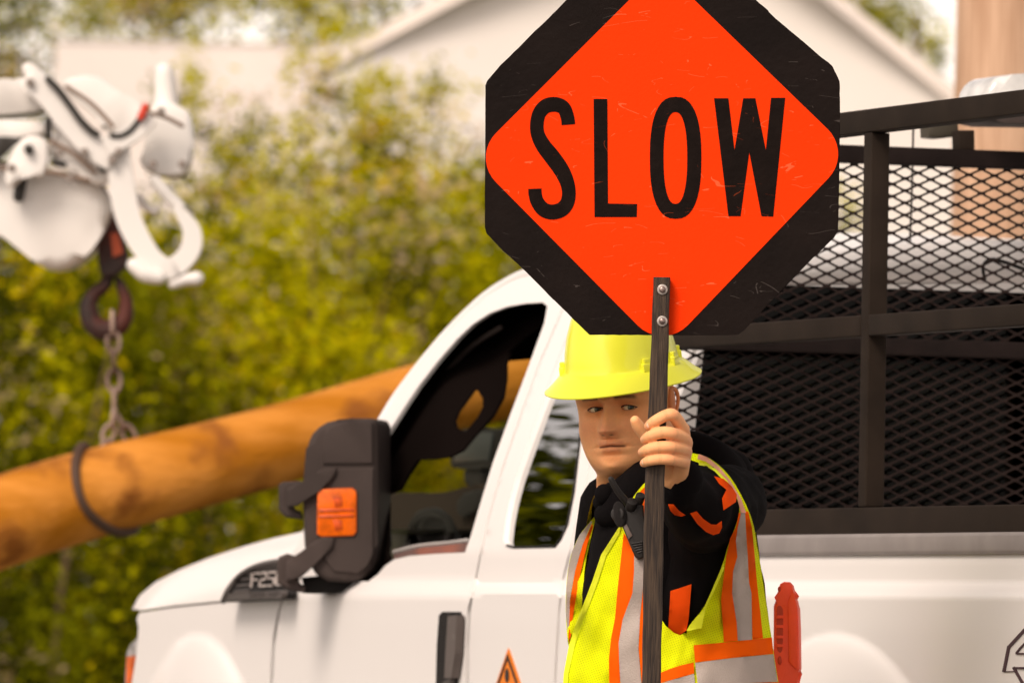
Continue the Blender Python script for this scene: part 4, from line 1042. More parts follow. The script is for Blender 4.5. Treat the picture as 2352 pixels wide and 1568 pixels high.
# ---- vest
def mesh_cloth(name, col, hole):
    m = mat(name, col, .8, var=.10, vscale=9, bump=.25, bscale=1200, spec=.1); n = m.node_tree; b = n.nodes['Principled BSDF']
    tc = n.nodes.new('ShaderNodeTexCoord'); mp = n.nodes.new('ShaderNodeMapping'); mp.inputs['Rotation'].default_value = (0, R(20), 0); mp.inputs['Scale'].default_value = (1, .0, 1)
    vo = n.nodes.new('ShaderNodeTexVoronoi'); vo.inputs['Scale'].default_value = 240; vo.inputs['Randomness'].default_value = .12
    n.links.new(tc.outputs['Object'], mp.inputs[0]); n.links.new(mp.outputs[0], vo.inputs[0])
    lt = n.nodes.new('ShaderNodeMath'); lt.operation = 'LESS_THAN'; lt.inputs[1].default_value = .24; n.links.new(vo.outputs['Distance'], lt.inputs[0])
    mu = n.nodes.new('ShaderNodeMath'); mu.operation = 'MULTIPLY'; mu.inputs[1].default_value = .40; n.links.new(lt.outputs[0], mu.inputs[0])
    mx = n.nodes.new('ShaderNodeMixRGB'); mx.inputs[2].default_value = (*hole, 1); n.links.new(mu.outputs[0], mx.inputs[0])
    n.links.new(b.inputs['Base Color'].links[0].from_socket, mx.inputs[1]); n.links.new(mx.outputs[0], b.inputs['Base Color']); return m
yel = mesh_cloth('vest_yellow', (.82, .90, .004), (.22, .26, .004)); yhem = mat('vest_hem', (.84, .90, .02), .7, bump=.3, bscale=600)
vor = mat('vest_orange', (1.0, .125, .002), .8, spec=.08, bump=.2, bscale=900, var=.05, vscale=10); gry = mat('reflective_grey', (.46, .385, .34), .45, bump=.25, bscale=400, var=.12, vscale=12, spec=.6)
# back half of the vest (towards the truck)
rb_ = []
for q in TS:
    if q[0] > 1100: r = torring(*q, off=.014); rb_.append(r[26:71])
vv, vf = loft(rb_, closed=False)
vest = M().add(vv, vf).obj('vest', yel, person, smooth=70)
P1 = [(700, 150), (630, 190), (575, 255), (530, 320), (470, 470), (440, 520), (330, 690), (270, 870), (200, 1050), (150, 1180), (110, 1310), (75, 1500), (60, 1700), (1000, 1700), (985, 1560), (960, 1440), (935, 1290), (915, 1212), (860, 1247), (745, 1150), (690, 1000), (670, 700), (690, 350), (740, 150)]
P2 = [(930, -15), (1050, 8), (1150, 78), (1230, 168), (1310, 308), (1370, 450), (1400, 600), (1430, 800), (1460, 1000), (1500, 1250), (1520, 1400), (1548, 1568), (1560, 1700), (985, 1700), (975, 1560), (955, 1440), (930, 1290), (913, 1208), (950, 1150), (1030, 1060), (1080, 950), (1170, 740), (1200, 620), (1250, 500), (1285, 380), (1260, 290), (1190, 185), (1100, 98), (1010, 60), (925, 30)]
P3 = [(285, 420), (250, 465), (180, 550), (130, 660), (105, 760), (88, 920), (86, 1100), (100, 1290), (112, 1330), (112, 1560), (150, 1560), (150, 1200), (192, 1080), (205, 950), (218, 750), (262, 560), (292, 440)]
def cloth(pl, m_, off, name, parent=vest, sm_=1, step=9, th=.002):
    return M().add(*drape(smoothpoly(C3(pl), sm_) if sm_ else C3(pl), BA, off, step, th, wrinkle=(m_ is yel))).obj(name, m_, parent, smooth=60)
cloth(P3, yel, .009, 'front_panel'); f1 = cloth(P1, yel, .015, 'front_panel'); f2 = cloth(P2, yel, .016, 'side_panel')
# the drapes above become the ground for the strips
acc = M(); acc.add(hoodie.v, hoodie.f)
for o in (f1, f2):
    me = o.data; acc.add([v.co.copy() for v in me.vertices], [tuple(p.vertices) for p in me.polygons])
acc.add(*drape(C3(P3), BA, .009)); BA = BVHTree.FromPolygons([tuple(p) for p in acc.v], acc.f)
st = lambda pl, m_, nm, off=.0036, s_=0: cloth(pl, m_, off, nm, sm_=s_, step=8, th=.0012)
st([(280, 430), (250, 468), (180, 552), (132, 660), (107, 760), (90, 920), (88, 1100), (106, 1290), (112, 1250), (114, 1000), (150, 800), (200, 625), (268, 462)], gry, 'reflective_stripe')
st([(272, 462), (202, 622), (152, 800), (117, 1000), (106, 1250), (113, 1318), (138, 1100), (178, 850), (236, 610), (272, 500)], vor, 'orange_stripe')
st([(485, 535), (465, 720), (445, 900), (425, 1120), (398, 1260), (383, 1400), (385, 1568), (385, 1700), (470, 1700), (460, 1568), (452, 1400), (450, 1290), (478, 1130), (545, 950), (556, 800), (556, 640)], vor, 'orange_stripe')
st([(556, 660), (556, 800), (545, 950), (478, 1130), (450, 1290), (453, 1400), (462, 1568), (470, 1700), (620, 1700), (600, 1500), (586, 1330), (596, 1120), (612, 960), (640, 700), (640, 500)], gry, 'reflective_stripe')
st([(614, 960), (598, 1120), (588, 1330), (602, 1480), (622, 1700), (700, 1700), (680, 1400), (680, 1000), (700, 700), (700, 400), (642, 420), (642, 700)], vor, 'orange_stripe')
st([(600, 250), (640, 210), (720, 160), (690, 350), (640, 420), (560, 640), (520, 560), (540, 380)], vor, 'orange_stripe', .0018)
st([(735, 1497), (800, 1470), (880, 1444), (965, 1425), (968, 1500), (880, 1525), (800, 1548), (735, 1566)], vor, 'orange_stripe', .004, 0)
st([(735, 1568), (800, 1550), (880, 1527), (968, 1503), (985, 1700), (735, 1700)], gry, 'reflective_stripe', .004, 0)
st([(1275, 400), (1255, 500), (1215, 575), (1190, 700), (1170, 850), (1153, 1000), (1165, 1150), (1172, 1285), (1268, 1277), (1260, 1150), (1229, 950), (1236, 800), (1265, 700), (1255, 590), (1268, 500), (1290, 400)], vor, 'orange_stripe')
st([(1290, 390), (1268, 480), (1255, 590), (1266, 700), (1236, 800), (1229, 950), (1260, 1150), (1266, 1276), (1366, 1268), (1362, 950), (1345, 880), (1336, 700), (1326, 560), (1318, 400), (1300, 330)], gry, 'reflective_stripe', .003)
st([(1318, 390), (1327, 560), (1337, 700), (1346, 880), (1362, 950), (1368, 1266), (1441, 1258), (1425, 1100), (1402, 900), (1385, 700), (1365, 500), (1340, 390)], vor, 'orange_stripe')
st([(1000, -5), (1060, 18), (1140, 85), (1215, 175), (1290, 300), (1325, 400), (1290, 400), (1262, 290), (1195, 180), (1120, 100), (1050, 48), (990, 30)], mat('faded_pink', (.80, .36, .24), .5), 'reflective_stripe', .003)
st([(1000, 55), (1060, 65), (1120, 100), (1190, 172), (1245, 250), (1240, 262), (1180, 190), (1110, 115), (1050, 80), (1000, 72)], yhem, 'piping', .005)
st([(965, 1307), (1230, 1283), (1503, 1253), (1512, 1366), (1240, 1392), (975, 1425)], vor, 'orange_stripe', .0042, 0)
st([(975, 1427), (1240, 1394), (1513, 1368), (1542, 1557), (1300, 1568), (1000, 1640)], gry, 'reflective_stripe', .0042, 0)
st([(1000, 1642), (1300, 1570), (1543, 1559), (1560, 1640), (1300, 1660), (1010, 1700)], vor, 'orange_stripe', .0042, 0)
st([(470, 465), (440, 515), (330, 685), (268, 870), (198, 1050), (148, 1180), (108, 1310), (73, 1500), (60, 1690), (95, 1690), (105, 1500), (150, 1300), (190, 1180), (240, 1050), (308, 870), (365, 690), (455, 540)], yhem, 'hem', .0030)
st([(1170, 745), (1082, 952), (1034, 1062), (952, 1152), (916, 1208), (945, 1205), (1020, 1190), (1048, 1050), (1100, 950), (1176, 780)], yhem, 'hem', .0030)
# ---- trousers and boots, below the picture
tr = M()
for sx, dy in ((-1, -.02), (1, .12)):
    cx = P(1545, 1568, YB).x+sx*.09
    tr.add(*tube([Vector((cx, YB+dy*.5, .98)), Vector((cx, YB+dy, .55)), Vector((cx, YB+dy+.02, .09))], [.115, .085, .075], 20, 5))
tr.add(*ellip(Vector((P(1545, 1568, YB).x, YB+.03, .95)), .17, .14, .14))
tr.obj('trousers', mat('trousers_navy', (.02, .022, .03), .9, bump=.3, bscale=500), person)
for sx, dy in ((-1, -.02), (1, .12)):
    cx = P(1545, 1568, YB).x+sx*.09
    M().add(*tube([Vector((cx, YB+dy+.03, .055)), Vector((cx-.06, YB+dy-.03, .055)), Vector((cx-.17, YB+dy-.08, .045))], [.055, .052, .043], 16, 5)).obj('boot', mat('boot_leather', (.10, .05, .02), .7), person)

# ------------------------------------------------------------------ radio clipped to the vest
radio = thing('two_way_radio', 'black two way radio with stubby antenna clipped on the vest', 'radio', P(1440, 1200, 16.25))
rbk = mat('radio_black', (.020, .016, .014), .45, bump=.2, bscale=700)
def onv(u, v, off):
    h = BA.ray_cast(Vector((0, 0, H)), ray(u, v).normalized(), 30); y = h[0].y if h[0] else 16.3
    return P(u, v, y-off)
YR = min(onv(u_, v_, 0).y for u_, v_ in ((1420, 1180), (1437, 1180), (1460, 1230), (1450, 1260), (1472, 1270), (1475, 1200)))-.028
rp = lambda pts: [P(u, v, YR) for u, v in C3(pts)]
body_r = M().add(*prism(rp([(500, 350), (540, 318), (600, 330), (622, 350), (632, 560), (628, 705), (585, 722), (562, 700), (520, 600), (478, 500), (480, 420)]), (0, .022, 0), .004, 3)).obj('radio_body', rbk, radio)
M().add(*tube([P(*C3([(398, 168)])[0], YR-.01), P(*C3([(440, 245)])[0], YR-.005), P(*C3([(512, 335)])[0], YR+.004)], [.0052, .0060, .0068], 12, 3)).obj('antenna', rbk, radio)
M().add(*cyl(P(*C3([(455, 408)])[0], YR+.004), Vector((-.004, -.014, 0)), .0125, 28, bev=.003)).obj('speaker', rbk, radio)
el = M(); c = P(*C3([(455, 410)])[0], YR-.004); el.add(*ellip(c, .0120, .008, .0235, 24, 14, rot=Matrix.Rotation(R(-8), 3, 'Y'))); el.obj('microphone', mat('radio_grille', (.028, .022, .020), .6, bump=.8, bscale=2500), radio)
for u, v, r in ((530, 372, .0100), (585, 330, .0085)): M().add(*cyl(P(*C3([(u, v)])[0], YR+.006), Vector((.004, -.012, .014)), r, 20, bev=.002)).obj('knob', rbk, radio)
M().add(*prism([P(u, v, YR-.0035) for u, v in C3([(482, 492), (505, 476), (545, 555), (518, 580)])], (0, .003, 0), .0006, 2)).obj('display', mat('radio_label', (.20, .15, .13), .4), radio)
m = M()
for k in range(5): a = C3([(545+k*9, 610+k*16), (610, 600+k*16)]); m.add(*tube([P(*a[0], YR-.001), P(*a[1], YR-.001)], .0018, 6, 1))
m.obj('side_grip', rbk, radio)
# ------------------------------------------------------------------ orange handle of a road delineator behind the worker
dpl = mat('delineator_orange', (1.0, .075, .018), .5, var=.12, vscale=20, bump=.15, bscale=60, sss=.0)
YD = 16.78
base = P(1806, 1600, YD)
dl = thing('traffic_delineator', 'orange plastic delineator post with a slotted grip, standing by the rear wheel arch', 'delineator', (base.x, YD, 0))
gp = [(1776, 1392), (1779, 1383), (1786, 1374), (1787, 1350), (1791, 1340), (1800, 1335), (1811, 1336), (1818, 1344), (1821, 1356), (1822, 1370), (1829, 1382), (1832, 1396), (1834, 1450), (1836, 1536), (1830, 1543), (1826, 1552), (1830, 1572), (1834, 1600), (1784, 1600), (1784, 1556), (1778, 1546), (1776, 1500)]
slots = [[(1783, 1396), (1790, 1388), (1798, 1396), (1799, 1410), (1798, 1490), (1792, 1500), (1784, 1490)]]
v, f = sheet(gp, lambda u, v: P(u, v, YD), 6, [], .030, (0, 1, 0)); 
gm = M(); gm.add(*prism(PP(gp, YD), (.006, .034, 0), .006, 4)); grip = gm.obj('grip', dpl, dl)
dk = mat('delineator_slot_shade', (.50, .035, .008), .6)  # darker copy of the orange: painted shade for slot and rivet holes
sl_ = M(); sl_.add(*prism(PP(smoothpoly(slots[0], 1), YD-.0008), (0, .002, 0))); slo = sl_.obj('slot', dk, grip)
m = M()
for v_ in (1416, 1438, 1462, 1482): m.add(*box(P(1791, v_, YD-.002), (.0062, 0, 0), (0, .003, 0), (0, 0, .0028), .001))
m.obj('slot_rib', dpl, slo)
M().add(*ellip(P(1791, 1516, YD-.001), .004, .002, .008, 12, 8)).obj('rivet_hole', dk, grip); M().add(*ellip(P(1790, 1352, YD-.0), .003, .002, .005, 12, 8)).obj('rivet_hole', dk, grip)
m = M(); m.add(*prism(PP([(1822, 1352), (1830, 1392), (1834, 1530), (1828, 1536), (1812, 1520), (1810, 1380)], YD-.004), (0, .004, 0), .0015, 2)); m.obj('grip_rib', dpl, grip)
zb2 = P(1806, 1572, YD).z
m = M(); m.add(*tube([Vector((base.x, YD+.017, .05)), Vector((base.x, YD+.017, zb2-.16)), Vector((base.x, YD+.017, zb2-.03))], [.055, .040, .018], 24, 4)); m.obj('post', dpl, dl)
for z in (.55, .8): M().add(*cyl(Vector((base.x, YD+.017, z)), (0, 0, .10), .0545, 28)).obj('reflective_band', gry, dl)
M().add(*box(Vector((base.x, YD+.017, .03)), (.2, 0, 0), (0, .2, 0), (0, 0, .03), .01)).obj('base', rubber, dl)

# ------------------------------------------------------------------ timber pole held by the crane
ZL = 25
logm = mat('treated_timber', (.66, .265, .045), .7, spec=.2, col2=(.43, .150, .006), vscale=4.5, stretch=(.4, 2, 2.2), bump=.4, bscale=25, detail=6)
n = logm.node_tree; b = n.nodes['Principled BSDF']; tc = n.nodes.new('ShaderNodeTexCoord')
src = b.inputs['Base Color'].links[0].from_socket; t1 = n.nodes.new('ShaderNodeTexNoise'); t1.inputs['Scale'].default_value = 5.5; t1.inputs['Detail'].default_value = 3
cr = n.nodes.new('ShaderNodeValToRGB'); cr.color_ramp.elements[0].position = .54; cr.color_ramp.elements[1].position = .68; cr.color_ramp.elements[0].color = (0, 0, 0, 1)
mx = n.nodes.new('ShaderNodeMixRGB'); mx.inputs[2].default_value = (.26, .085, .012, 1); n.links.new(tc.outputs['Object'], t1.inputs[0]); n.links.new(t1.outputs[0], cr.inputs[0]); n.links.new(cr.outputs[0], mx.inputs[0]); n.links.new(src, mx.inputs[1]); n.links.new(mx.outputs[0], b.inputs['Base Color'])
lp = [(-700, 1395, .135), (-300, 1308, .130), (0, 1200, .124), (200, 1135, .120), (500, 1055, .114), (750, 985, .108), (950, 930, .104), (1150, 882, .101), (1350, 836, .098), (1560, 795, .094)]
lpath = [P(u, v, ZL+(u-200)*.0006) for u, v, r in lp]
lr = [r for *_q, r in lp]
lv, lf = tube(lpath, lr, 40, 10, dome=False)
lv = [p+Vector((0, 0, 1))*noise.noise(p*2.2)*.010+Vector((0, 1, 0))*noise.noise(p*3+Vector((4, 4, 4)))*.010 for p in lv]
tl = M().add(lv, lf).obj('timber_pole', logm, None)
tl['label'] = 'orange brown timber utility pole slung slanting in a chain, left of the pickup'; tl['category'] = 'pole'
# ------------------------------------------------------------------ crane head (digger derrick) in white paint
ZC = 25.0
cw = mat('crane_white', (.80, .76, .72), .35, var=.10, vscale=3)
cd = mat('crane_dark', (.03, .026, .022), .6)
C1 = lambda pts: [(x*.4628, 90.7+y*.4628) for x, y in pts]
crane = thing('crane_boom', 'white hydraulic boom head with a curved pole claw, holding a timber pole', 'crane', (P(-900, 600, ZC).x, ZC+.3, 0))
def pr(name, poly, d0, dep, m_=cw, bev=.012, it=1, parent=crane):
    return M().add(*prism(PP(smoothpoly(C1(poly), it), ZC+d0), (0, dep, 0), bev, 3)).obj(name, m_, parent, smooth=50)
pr('drum_cover', [(-300, 600), (0, 590), (120, 625), (240, 640), (400, 670), (490, 720), (550, 800), (548, 880), (500, 980), (440, 1065), (360, 1125), (250, 1140), (160, 1095), (90, 1040), (0, 965), (-150, 900), (-320, 820)], .06, .26, bev=.035)
pr('hub_plate', [(235, 480), (330, 440), (470, 460), (560, 500), (590, 600), (560, 690), (500, 725), (380, 690), (340, 600), (240, 580)], .0, .10)
pr('winch_guard', [(300, 230), (330, 190), (440, 175), (510, 190), (580, 255), (700, 315), (735, 365), (700, 400), (640, 440), (575, 470), (530, 450), (500, 400), (420, 330)], .10, .20)
pr('brace_plate', [(235, 330), (290, 270), (350, 300), (420, 400), (480, 470), (540, 560), (520, 640), (400, 620), (300, 500), (240, 420)], .05, .12)
pr('end_block', [(745, 330), (800, 300), (905, 330), (948, 370), (955, 560), (930, 640), (890, 685), (760, 665), (690, 620), (700, 560), (760, 470)], .05, .18)
M().add(*tube(PP(C1([(815, 165), (820, 260), (825, 400)]), ZC+.12), [.028, .030, .034], 18, 3)).obj('hydraulic_rod', cw, crane)
def tb(name, pts, r, d, m_=cw, parent=crane, flat=1): return M().add(*tube(PP(C1(pts), ZC+d), r, 18, 6, flat=flat)).obj(name, m_, parent, smooth=60)
pr('pole_claw', strokepoly([(590, 480, 90), (592, 600, 110), (605, 740, 125), (632, 870, 125), (680, 980, 120), (750, 1085, 110), (830, 1135, 105), (900, 1100, 100), (948, 1030, 98), (950, 950, 90), (920, 890, 70), (885, 850, 50), (868, 832, 30)], 100), -.05, .075, it=0, bev=.014)
tb('claw_tip', [(665, 1120), (720, 1160), (790, 1180)], [.02, .024, .02], -.05); tb('claw_pin', [(860, 1210), (920, 1190), (975, 1185)], [.016, .018, .020], -.03)
pr('upper_arm', strokepoly([(125, 190, 100), (230, 275, 105), (330, 395, 115), (450, 520, 120), (565, 610, 100)], 100), -.06, .08, it=0, bev=.014)
for bx_, by_ in ((150, 215), (560, 600), (590, 560), (300, 560), (760, 620), (905, 620), (800, 360), (420, 560), (350, 690), (60, 640)): M().add(*cyl(P(*C1([(bx_, by_)])[0], ZC-.064), (0, -.014, 0), .012, 14, bev=.002)).obj('bolt', mat('bolt_grey', (.22, .18, .155), .5), crane)
for a_, b_ in (((330, 235), (560, 430)), ((700, 360), (905, 430)), ((250, 505), (470, 660)), ((10, 640), (440, 700))): M().add(*tube(PP(C1([a_, ((a_[0]+b_[0])/2+10, (a_[1]+b_[1])/2-12), b_]), ZC-.03), .006, 8, 4)).obj('hydraulic_line', mat('line_brown', (.20, .13, .09), .6), crane)
pr('side_arm', strokepoly([(755, 385, 70), (670, 450, 90), (590, 500, 95), (520, 535, 90)], 90), -.07, .06, it=0, bev=.012)
tb('lower_link', [(770, 700), (830, 770), (890, 830)], [.016, .018, .018], .02); tb('short_link', [(690, 790), (740, 840), (770, 850)], [.014, .012, .012], .08)
tb('hydraulic_hose', [(240, 200), (290, 250), (350, 330), (400, 400), (450, 450), (480, 470)], .010, -.075, cd); tb('return_hose', [(555, 478), (600, 478), (650, 450), (690, 400), (715, 365)], .008, -.07, cd)
tb('red_cap', [(700, 385), (712, 360), (722, 335)], .011, -.085, mat('red_cap', (.6, .05, .02), .5))
pr('boom_section', [(-1400, 250), (0, 225), (120, 180), (240, 210), (250, 350), (0, 375), (-1400, 420)], .04, .24)
pr('lower_beam', [(-1300, 420), (0, 395), (220, 400), (240, 480), (0, 490), (-1300, 560)], .02, .2)
pr('top_cap', [(100, 130), (150, 105), (240, 190), (230, 240), (130, 200)], .0, .1, it=1)
pr('link_plate', [(90, 500), (170, 470), (240, 500), (240, 640), (190, 700), (150, 640), (60, 740), (20, 720), (30, 620)], -.04, .05)
tb('link_hole_dark', [(143, 545), (144, 547)], .014, -.055, cd); tb('shadow_slot', [(112, 660), (92, 780)], .016, .03, cd)  # dark stubs stand for shade in the plate's hole and the slot
pr('gap_cover', [(-100, 500), (0, 480), (80, 485), (110, 495), (30, 560), (-20, 620), (-100, 640)], .0, .03, cd, .004); tb('round_boss', [(503, 560), (510, 640)], .012, -.02, cd)
tb('cable_clip', [(240, 400), (240, 480)], .010, -.03, cd); pr('bracket', [(250, 590), (330, 600), (330, 640), (260, 630)], -.01, .02, cd, .003)
# mast carrying the boom, left of the picture
mx_ = P(-1300, 600, ZC).x
M().add(*bar(Vector((mx_, ZC+.16, 0)), Vector((mx_, ZC+.16, P(0, 240, ZC).z)), .35, .35, side=(1, 0, 0), bev=.03)).obj('mast', cw, crane)
M().add(*box(Vector((mx_, ZC+.16, .45)), (1.6, 0, 0), (0, 1.1, 0), (0, 0, .45), .08)).obj('turret_base', cw, crane)
# block and hook
rust = mat('rust_red', (.085, .016, .008), .7, col2=(.022, .010, .008), vscale=9)
hb_ = thing('hook_block', 'rusty red lifting block and open hook under the white boom head', 'hook', P(240, 500, ZC+.12))
M().add(*prism(PP(smoothpoly(C1([(500, 700), (545, 780), (575, 900), (635, 1040), (630, 1120), (580, 1165), (520, 1180), (488, 1150), (480, 960), (485, 800)]), 1), ZC+.12), (0, .10, 0), .012, 3)).obj('block', rust, hb_)
M().add(*prism(PP(C1([(545, 960), (585, 960), (610, 1060), (560, 1080)]), ZC+.112), (0, .008, 0))).obj('cheek_plate', mat('rust_bright', (.32, .05, .012), .6), hb_)
M().add(*tube(PP(C1([(545, 1160), (520, 1220), (470, 1260), (440, 1320), (455, 1400), (510, 1440), (575, 1430), (618, 1380), (625, 1300), (600, 1225), (585, 1190)]), ZC+.16), [.016, .018, .020, .024, .028, .030, .028, .024, .018, .014, .010], 14, 5)).obj('hook', rust, hb_)
# chain: real links from the hook to the loop round the pole
chm = mat('chain_steel', (.42, .30, .24), .6, col2=(.09, .05, .03), vscale=6)
def linkmesh(m, a, b, r, turn):
    a = Vector(a); b = Vector(b); d = (b-a).normalized(); s_ = Vector((1, 0, 0)) if turn else Vector((0, 1, 0)); s_ = (s_-d*s_.dot(d)).normalized(); c = (a+b)/2; L_ = (b-a).length*.62; w_ = L_*.55
    pts = [c+d*L_*math.cos(t)+s_*w_*math.sin(t) for t in [2*math.pi*i/14 for i in range(15)]]; m.add(*tube(pts, r, 7, 1, cap=False))
m = M()
def chain(path, step, r):
    cc = catmull(path, 12); L_ = [0]
    for a, b in zip(cc, cc[1:]): L_.append(L_[-1]+(Vector(b)-Vector(a)).length)
    k = int(L_[-1]/step); pts = []
    for i in range(k+1):
        t = L_[-1]*i/k; j = max(0, min(len(cc)-2, next((q for q in range(len(L_)-1) if L_[q+1] >= t), len(cc)-2))); w_ = (t-L_[j])/max(1e-9, L_[j+1]-L_[j]); pts.append(Vector(cc[j]).lerp(Vector(cc[j+1]), w_))
    for i, (a, b) in enumerate(zip(pts, pts[1:])): linkmesh(m, a, b, r, i % 2)
chain(PP([(258, 720), (260, 790), (262, 870), (262, 940)], ZC+.14), .044, .0058)
chain(PP([(262, 940), (256, 985), (238, 1020), (222, 1045)], ZC+.13), .040, .007)
cobj = m.obj('chain', chm, None)
m = M(); chain(PP([(264, 945), (282, 975), (305, 1015)], ZC+.15), .040, .007); m.obj('chain_tail', chm, cobj); cobj['label'] = 'steel chain hanging from the hook down to the slanting timber pole'; cobj['category'] = 'chain'
# sling round the pole
a = lpath[3].lerp(lpath[4], .08); t = (lpath[4]-lpath[2]).normalized(); x = Vector((0, 1, 0)); y = t.cross(x).normalized(); m = M()
tt = (t+Vector((.0, 0, 0))).normalized()
loop = [a+(x*math.cos(q)+y*math.sin(q))*(.131 if math.cos(q) < 0 else .128)+t*(-.050*max(0, -math.cos(q))**1.3+.10*max(0, -math.sin(q))**2*(.4+.6*max(0, math.cos(q)+.4))) for q in [2*math.pi*i/48 for i in range(49)]]
m.add(*tube(loop, .0135, 10, 1, cap=False)); so_ = m.obj('chain_sling', mat('sling_dark', (.07, .035, .02), .7), None); so_['label'] = 'dark sling looped round the slanting timber pole below the hook'; so_['category'] = 'sling'

# ------------------------------------------------------------------ upright utility pole, right
pw_ = mat('weathered_pole', (.66, .43, .29), .8, col2=(.46, .27, .165), vscale=9, stretch=(9, 9, .35), bump=.4, bscale=30, detail=6)
c = P(2310, 300, 29); m = M(); m.add(*tube([Vector((c.x-.02, 29, -.1)), Vector((c.x, 29, 3)), Vector((c.x+.02, 29, 8))], [.175, .165, .15], 36, 4, dome=False))
up_o = m.obj('utility_pole', pw_, None); up_o['label'] = 'weathered upright wooden utility pole behind the pickup rack'; up_o['category'] = 'utility pole'

# ------------------------------------------------------------------ houses
def siding(name, col, pitch):
    m = mat(name, col, .8, var=.05, vscale=1.5); n = m.node_tree; b = n.nodes['Principled BSDF']; tc = n.nodes.new('ShaderNodeTexCoord'); wv = n.nodes.new('ShaderNodeTexWave')
    wv.wave_type = 'BANDS'; wv.bands_direction = 'Z'; wv.wave_profile = 'SAW'; wv.inputs['Scale'].default_value = 1/pitch*.314; n.links.new(tc.outputs['Object'], wv.inputs[0])
    bp = n.nodes.new('ShaderNodeBump'); bp.inputs['Distance'].default_value = .02; bp.inputs['Strength'].default_value = .9; n.links.new(wv.outputs[0], bp.inputs['Height']); n.links.new(bp.outputs[0], b.inputs['Normal']); return m
sid = siding('pale_siding', (.83, .755, .71), .16); trim = mat('pale_trim', (.84, .77, .71), .6); roofm = mat('pale_metal_roof', (.78, .70, .64), .6, var=.08, vscale=3)
ha = thing('house', 'long pale house wall behind the bushes, upper left', 'house', P(600, 1700, 63))
zA = P(500, 80, 63).z; xa0 = P(128, 92, 63).x; xa1 = P(1080, 92, 63).x
def bx(x0, x1, y0, y1, z0, z1, b_=0): return box(((x0+x1)/2, (y0+y1)/2, (z0+z1)/2), ((x1-x0)/2, 0, 0), (0, (y1-y0)/2, 0), (0, 0, (z1-z0)/2), b_)
M().add(*bx(xa0, xa1, 63, 69, -.05, zA-.05)).obj('wall', sid, ha, smooth=0)
m = M(); m.add([(xa0-.01, 62.98, zA-.06), (xa1+.1, 62.98, zA-.06), (xa1+.1, 66, zA+.02), (xa0-.06, 66, zA+.02), (xa0-.06, 69.2, zA-.06), (xa1+.1, 69.2, zA-.06)], [(0, 1, 2, 3), (3, 2, 5, 4)]); m.obj('roof', roofm, ha, smooth=0)
M().add(*bx(xa0+.5, xa0+1.1, 62.94, 63.02, 1.2, 2.2)).obj('window', dark, ha)
hb2 = thing('house', 'pale gabled house behind the sign, its roof slopes rising out of the picture', 'house', P(1550, 1700, 58))
YG = 58; gl = [(560, 235), (860, 112), (1300, -62), (1520, -240), (1880, 2), (2195, 245), (2215, 262)]
g3 = [P(u, v, YG) for u, v in [(820, 128), (1560, -255), (2215, 262)]]
wall = [Vector((g3[0].x-.22, YG, -.05))]+[Vector((g3[0].x-.22, YG, g3[0].z-.22*(g3[1].z-g3[0].z)/(g3[1].x-g3[0].x)+.02)), Vector((g3[1].x, YG, g3[1].z+.03)), Vector((g3[2].x, YG, g3[2].z+.02)), Vector((g3[2].x, YG, -.05))]
M().add(*prism(wall, (0, 7, 0))).obj('wall', mat('gable_render', (.86, .795, .745), .8, var=.06, vscale=1.2), hb2, smooth=0)
m = M()
for a, b in ((g3[0], g3[1]), (g3[2], g3[1])):
    d = (b-a).normalized(); nrm = Vector((-d.z, 0, d.x)); nrm = nrm if nrm.z > 0 else -nrm; a2 = a-d*.25
    m.add(*prism([a2+Vector((0, -.02, 0)), b+Vector((0, -.35, 0)), b+nrm*.10+Vector((0, -.02, 0)), a2+nrm*.10+Vector((0, -.02, 0))], (0, 7.3, 0)))
m.obj('roof', roofm, hb2, smooth=0)
M().add(*bx(P(1000, 0, YG).x, P(1000, 0, YG).x+.5, YG-.02, YG+.02, 1.6, 2.6)).obj('window', dark, hb2)

# ------------------------------------------------------------------ leaves
def leafmat(name, col, tr=.48):
    m = bpy.data.materials.new(name); m.use_nodes = True; n = m.node_tree; n.nodes.clear(); o = n.nodes.new('ShaderNodeOutputMaterial'); d = n.nodes.new('ShaderNodeBsdfPrincipled'); t = n.nodes.new('ShaderNodeBsdfTranslucent'); mx = n.nodes.new('ShaderNodeMixShader')
    d.inputs['Base Color'].default_value = (*col, 1); d.inputs['Roughness'].default_value = .6; d.inputs['Specular IOR Level'].default_value = .06; t.inputs[0].default_value = (*col, 1); mx.inputs[0].default_value = tr
    n.links.new(d.outputs[0], mx.inputs[1]); n.links.new(t.outputs[0], mx.inputs[2]); n.links.new(mx.outputs[0], o.inputs[0]); return m
LM = [leafmat('leaf_green', (.25, .255, .001)), leafmat('leaf_yellow_green', (.68, .62, .001)), leafmat('leaf_dark', (.050, .058, .001)), leafmat('leaf_yellow', (.80, .60, .002)), leafmat('leaf_pale', (.70, .52, .30))]
bark = mat('bark', (.20, .12, .075), .9, var=.4, vscale=12)
